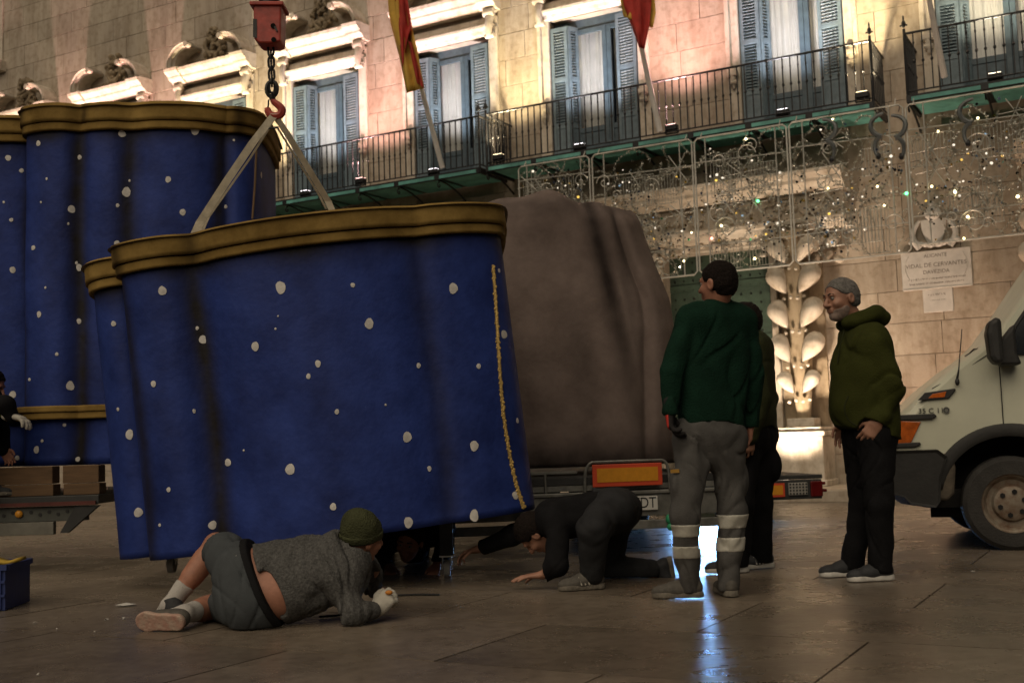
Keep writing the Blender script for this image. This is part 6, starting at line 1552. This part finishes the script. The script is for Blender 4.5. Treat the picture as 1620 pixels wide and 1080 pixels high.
hn = nrm(np.array([-.90, 0, -.42])); G.ell(J(425, 942, 5.80), (.050, .24, .135), np.array([[.906, 0, .423], [0, 1, 0], [-.423, 0, .906]]), .015, minus=True); G.cut(J(428, 935, 5.95), hn, (J(405, 925, 6.0), .36)); G.cut(Jn['wrR'] - nrm(Jn['wrR'] - Jn['elR']) * .01, Jn['wrR'] - Jn['elR'], (Jn['wrR'] + nrm(Jn['wrR'] - Jn['elR']) * .04, .09)); G.cut((0, 0, .014), (0, 0, -1)); G.cut(Jn['neck'] + [.03, 0, .04], nrm(fr[2]), (Jn['neck'] + [.03, 0, .08], .10)); sw_ = G.obj('sweater', C_KNIT, o)
G = Grid(lo, hi, .008)
def lying_shorts(G, grow=0):
    G.cone(Jn['hipL'], Jn['hipR'], .155 + grow, .160 + grow, .05); G.cone(Jn['hipL'], Jn['hipL'] * .1 + Jn['knL'] * .9, .150 + grow, .108 + grow, .04); G.cone(Jn['hipR'], Jn['hipR'] * .4 + Jn['knR'] * .6, .150 + grow, .110 + grow, .04)
    for s_ in 'LR': G.cone(Jn['hip' + s_], Jn['hip' + s_] * .72 + Jn['sh' + s_] * .28, .150 + grow, .146 + grow, .05)
    G.cone(pel, pel * .75 + ch * .25, .17 + grow, .165 + grow, .05)
wn = nrm(np.array([.90, 0, .42]))
lying_shorts(G); G.folds(0.0045, 53, (16, 14, 16), 12, 2.6); G.cut(J(419, 935, 5.95), wn); tk = nrm(Jn['knL'] - Jn['hipL']); G.cut(Jn['hipL'] + (Jn['knL'] - Jn['hipL']) * .74, tk, (Jn['knL'] + tk * .04, .16)); G.cut((0, 0, .014), (0, 0, -1)); sh_ = G.obj('shorts', C_SHORT, o)
G = Grid(lo, hi, .008); lying_shorts(G, .010); G.cut(J(423, 935, 5.95), wn); G.cut(J(411, 935, 5.95), -wn); G.cut((0, 0, .014), (0, 0, -1)); G.obj('waistband', C_WAIST, sh_)
b = MB(); b.box(J(378, 884, 5.93) - org, (.045, .012, .03), (.3, .5, .2)); b.build('label_tag', mat('paper', (.5, .49, .45), .8), sh_)
for s_ in 'LR':      # socks
    kn, an = Jn['kn' + s_], Jn['an' + s_]; lo2, hi2 = box_of([kn, an, an + Jn['toe' + s_] * .12], .1); G = Grid(lo2, hi2, .006); sd = an * .62 + kn * .38
    G.cone(sd, an, .056, .046, .02); G.cone(an, an + Jn['toe' + s_] * .07, .046, .042, .02); G.cut(sd + (an - kn) * .04, kn - an); G.cut((0, 0, .014), (0, 0, -1)); G.folds(.002, 3, (40, 40, 40), 8); G.obj('sock', C_SOCK, o)
shoe(o, Jn['anR'] + np.array([-.02, -.0, -.005]), (-.93, -.20, -.12), (.30, .92, .25), .275, S_GREY, mat('pale_rubber_sole', (.46, .36, .28), .75, vary=.25, scale=24, col2=(.40, .22, .17), bump=.3, bscale=50))
shoe(o, Jn['anL'] + np.array([-.0, .0, .02]), (-.75, .45, -.45), (-.35, .25, .9), .26, S_DARK, S_GSOLE)
# beanie
c = Jn['head']; f, l, u = fr; M = np.array([f, l, u]); G = Grid(c - .19, c + .19, .006)
G.ell(c + u * .036 - f * .018, (.119, .101, .111), M, .02); G.ell(c + u * .092 - f * .05, (.075, .068, .058), M, .05); G.cut(c + u * .0 + f * .02, nrm(f * .28 - u)); G.folds(.004, 61, (30, 30, 30), 10); bn = G.obj('beanie', C_BEAN, o)
G = Grid(c - .19, c + .19, .006); G.ell(c + u * .036 - f * .018, (.125, .107, .117), M, .02); G.cut(c + u * -.002 + f * .02, nrm(f * .28 - u)); G.cut(c + u * .045 + f * .02, nrm(u - f * .28)); G.folds(.002, 62, (50, 50, 50), 10); G.obj('beanie_cuff', C_BEAN, bn)
eyes(o, c, f, l, u)
lo2, hi2 = box_of([Jn['wrR']], .2); G = Grid(lo2, hi2, .0055); hand_prims(G, Jn['wrR'], (.55, .25, .55), (.3, .9, -.2), (-.3, .3, .8), .75, 1.0, grow=.006); G.cone(Jn['wrR'] - nrm(Jn['wrR'] - Jn['elR']) * .02, Jn['wrR'] + nrm([.55, .25, .55]) * .03, .038, .04, .02); gw = G.obj('glove', G_WHITE, o)
b = MB(); kp = Jn['wrR'] + nrm([.55, .25, .55]) * .095 - org; b.ball(kp + np.array([0, -.02, .02]), (.02, .012, .012), 8, 5); b.build('orange_knuckle_pad', mat('orange_rubber', (.55, .2, .02), .6), gw, True)

# ------------------------------------------------- hi-vis worker stooping on the left trailer
dk_z = zt
o = thing('person', 'stooping worker in yellow high-visibility vest and white gloves on the flatbed trailer', 'person', np.array(at(-30, 752, 9.0)) * [1, 1, 0] + [0, 0, dk_z])
Jn = dict(hipL=J(-95, 660, 8.75), hipR=J(-90, 660, 9.05), knL=J(-55, 705, 8.7), knR=J(-50, 705, 9.1), anL=J(-75, 752, 8.75), anR=J(-18, 752, 9.05), shL=J(-22, 640, 8.7), shR=J(-18, 636, 9.1), elL=J(8, 640, 8.66), wrL=J(18, 657, 8.68), elR=J(0, 680, 9.12), wrR=J(5, 710, 9.1), neck=J(-12, 630, 8.9), head=J(-16, 610, 8.9), toeL=nrm([1, 0, 0]), toeR=nrm([1, 0, 0]))
for k_ in ('anL', 'anR'): Jn[k_][2] = dk_z + .10
bo, fr = body_mesh(o, Jn, (.9, 0, -.4), (.4, 0, .9), SKIN2, [('L', (.9, 0, -.3), (0, 0, -1), (0, 1, 0), .4, 1.0), ('R', (.5, 0, -.8), (0, -1, 0), (1, 0, 0), .4, 1.0)], h=.009)
hair(o, Jn['head'], fr, HAIRD, .01)
lo, hi = box_of(JP(Jn), .24)
G = Grid(lo, hi, .009); trunk(G, Jn, (.125, .13), .05, 0)
for s_ in 'LR': limb(G, Jn['sh' + s_], Jn['el' + s_], Jn['wr' + s_], (.08, .068, .052), .035)
G.folds(.006, 71, (14, 14, 16), 12); G.obj('jacket', C_BLACK, o)
G = Grid(lo, hi, .009); trunk(G, Jn, (.136, .141), .05, 0); G.cut(Jn['neck'] + [.01, 0, 0], nrm([1, 0, .3])); vs = G.obj('vest', mat('hi_vis_yellow', (.45, .48, .03), .7, vary=.15), o)
pel = (Jn['hipL'] + Jn['hipR']) / 2; ch = (Jn['shL'] + Jn['shR']) / 2
for t in (.3, .7):
    G = Grid(lo, hi, .009); trunk(G, Jn, (.140, .145), .05, 0); p_ = pel * (1 - t) + ch * t; a_ = nrm(ch - pel); G.cut(p_ + a_ * .03, a_); G.cut(p_ - a_ * .03, -a_); G.obj('reflective_band', C_REFL, vs)
G = Grid(lo, hi, .009)
for s_ in 'LR': limb(G, Jn['hip' + s_], Jn['kn' + s_], Jn['an' + s_], (.12, .09, .07), .03)
G.cut((0, 0, dk_z + .04), (0, 0, -1)); G.folds(.006, 73, (12, 12, 16), 10); G.obj('trousers', C_BLACK, o)
lo2, hi2 = box_of([Jn['wrL']], .2); G = Grid(lo2, hi2, .006); hand_prims(G, Jn['wrL'], (.9, 0, -.3), (0, 0, -1), (0, 1, 0), .4, 1.0, grow=.005); G.cone(Jn['wrL'], Jn['wrL'] - [.04, 0, 0], .036, .036, .02); G.obj('glove', G_WHITE, o)
for s_ in 'LR': shoe(o, Jn['an' + s_] + [0, 0, .012], (1, 0, 0), (0, 0, 1), .28, S_DARK, S_GSOLE, h=.008)
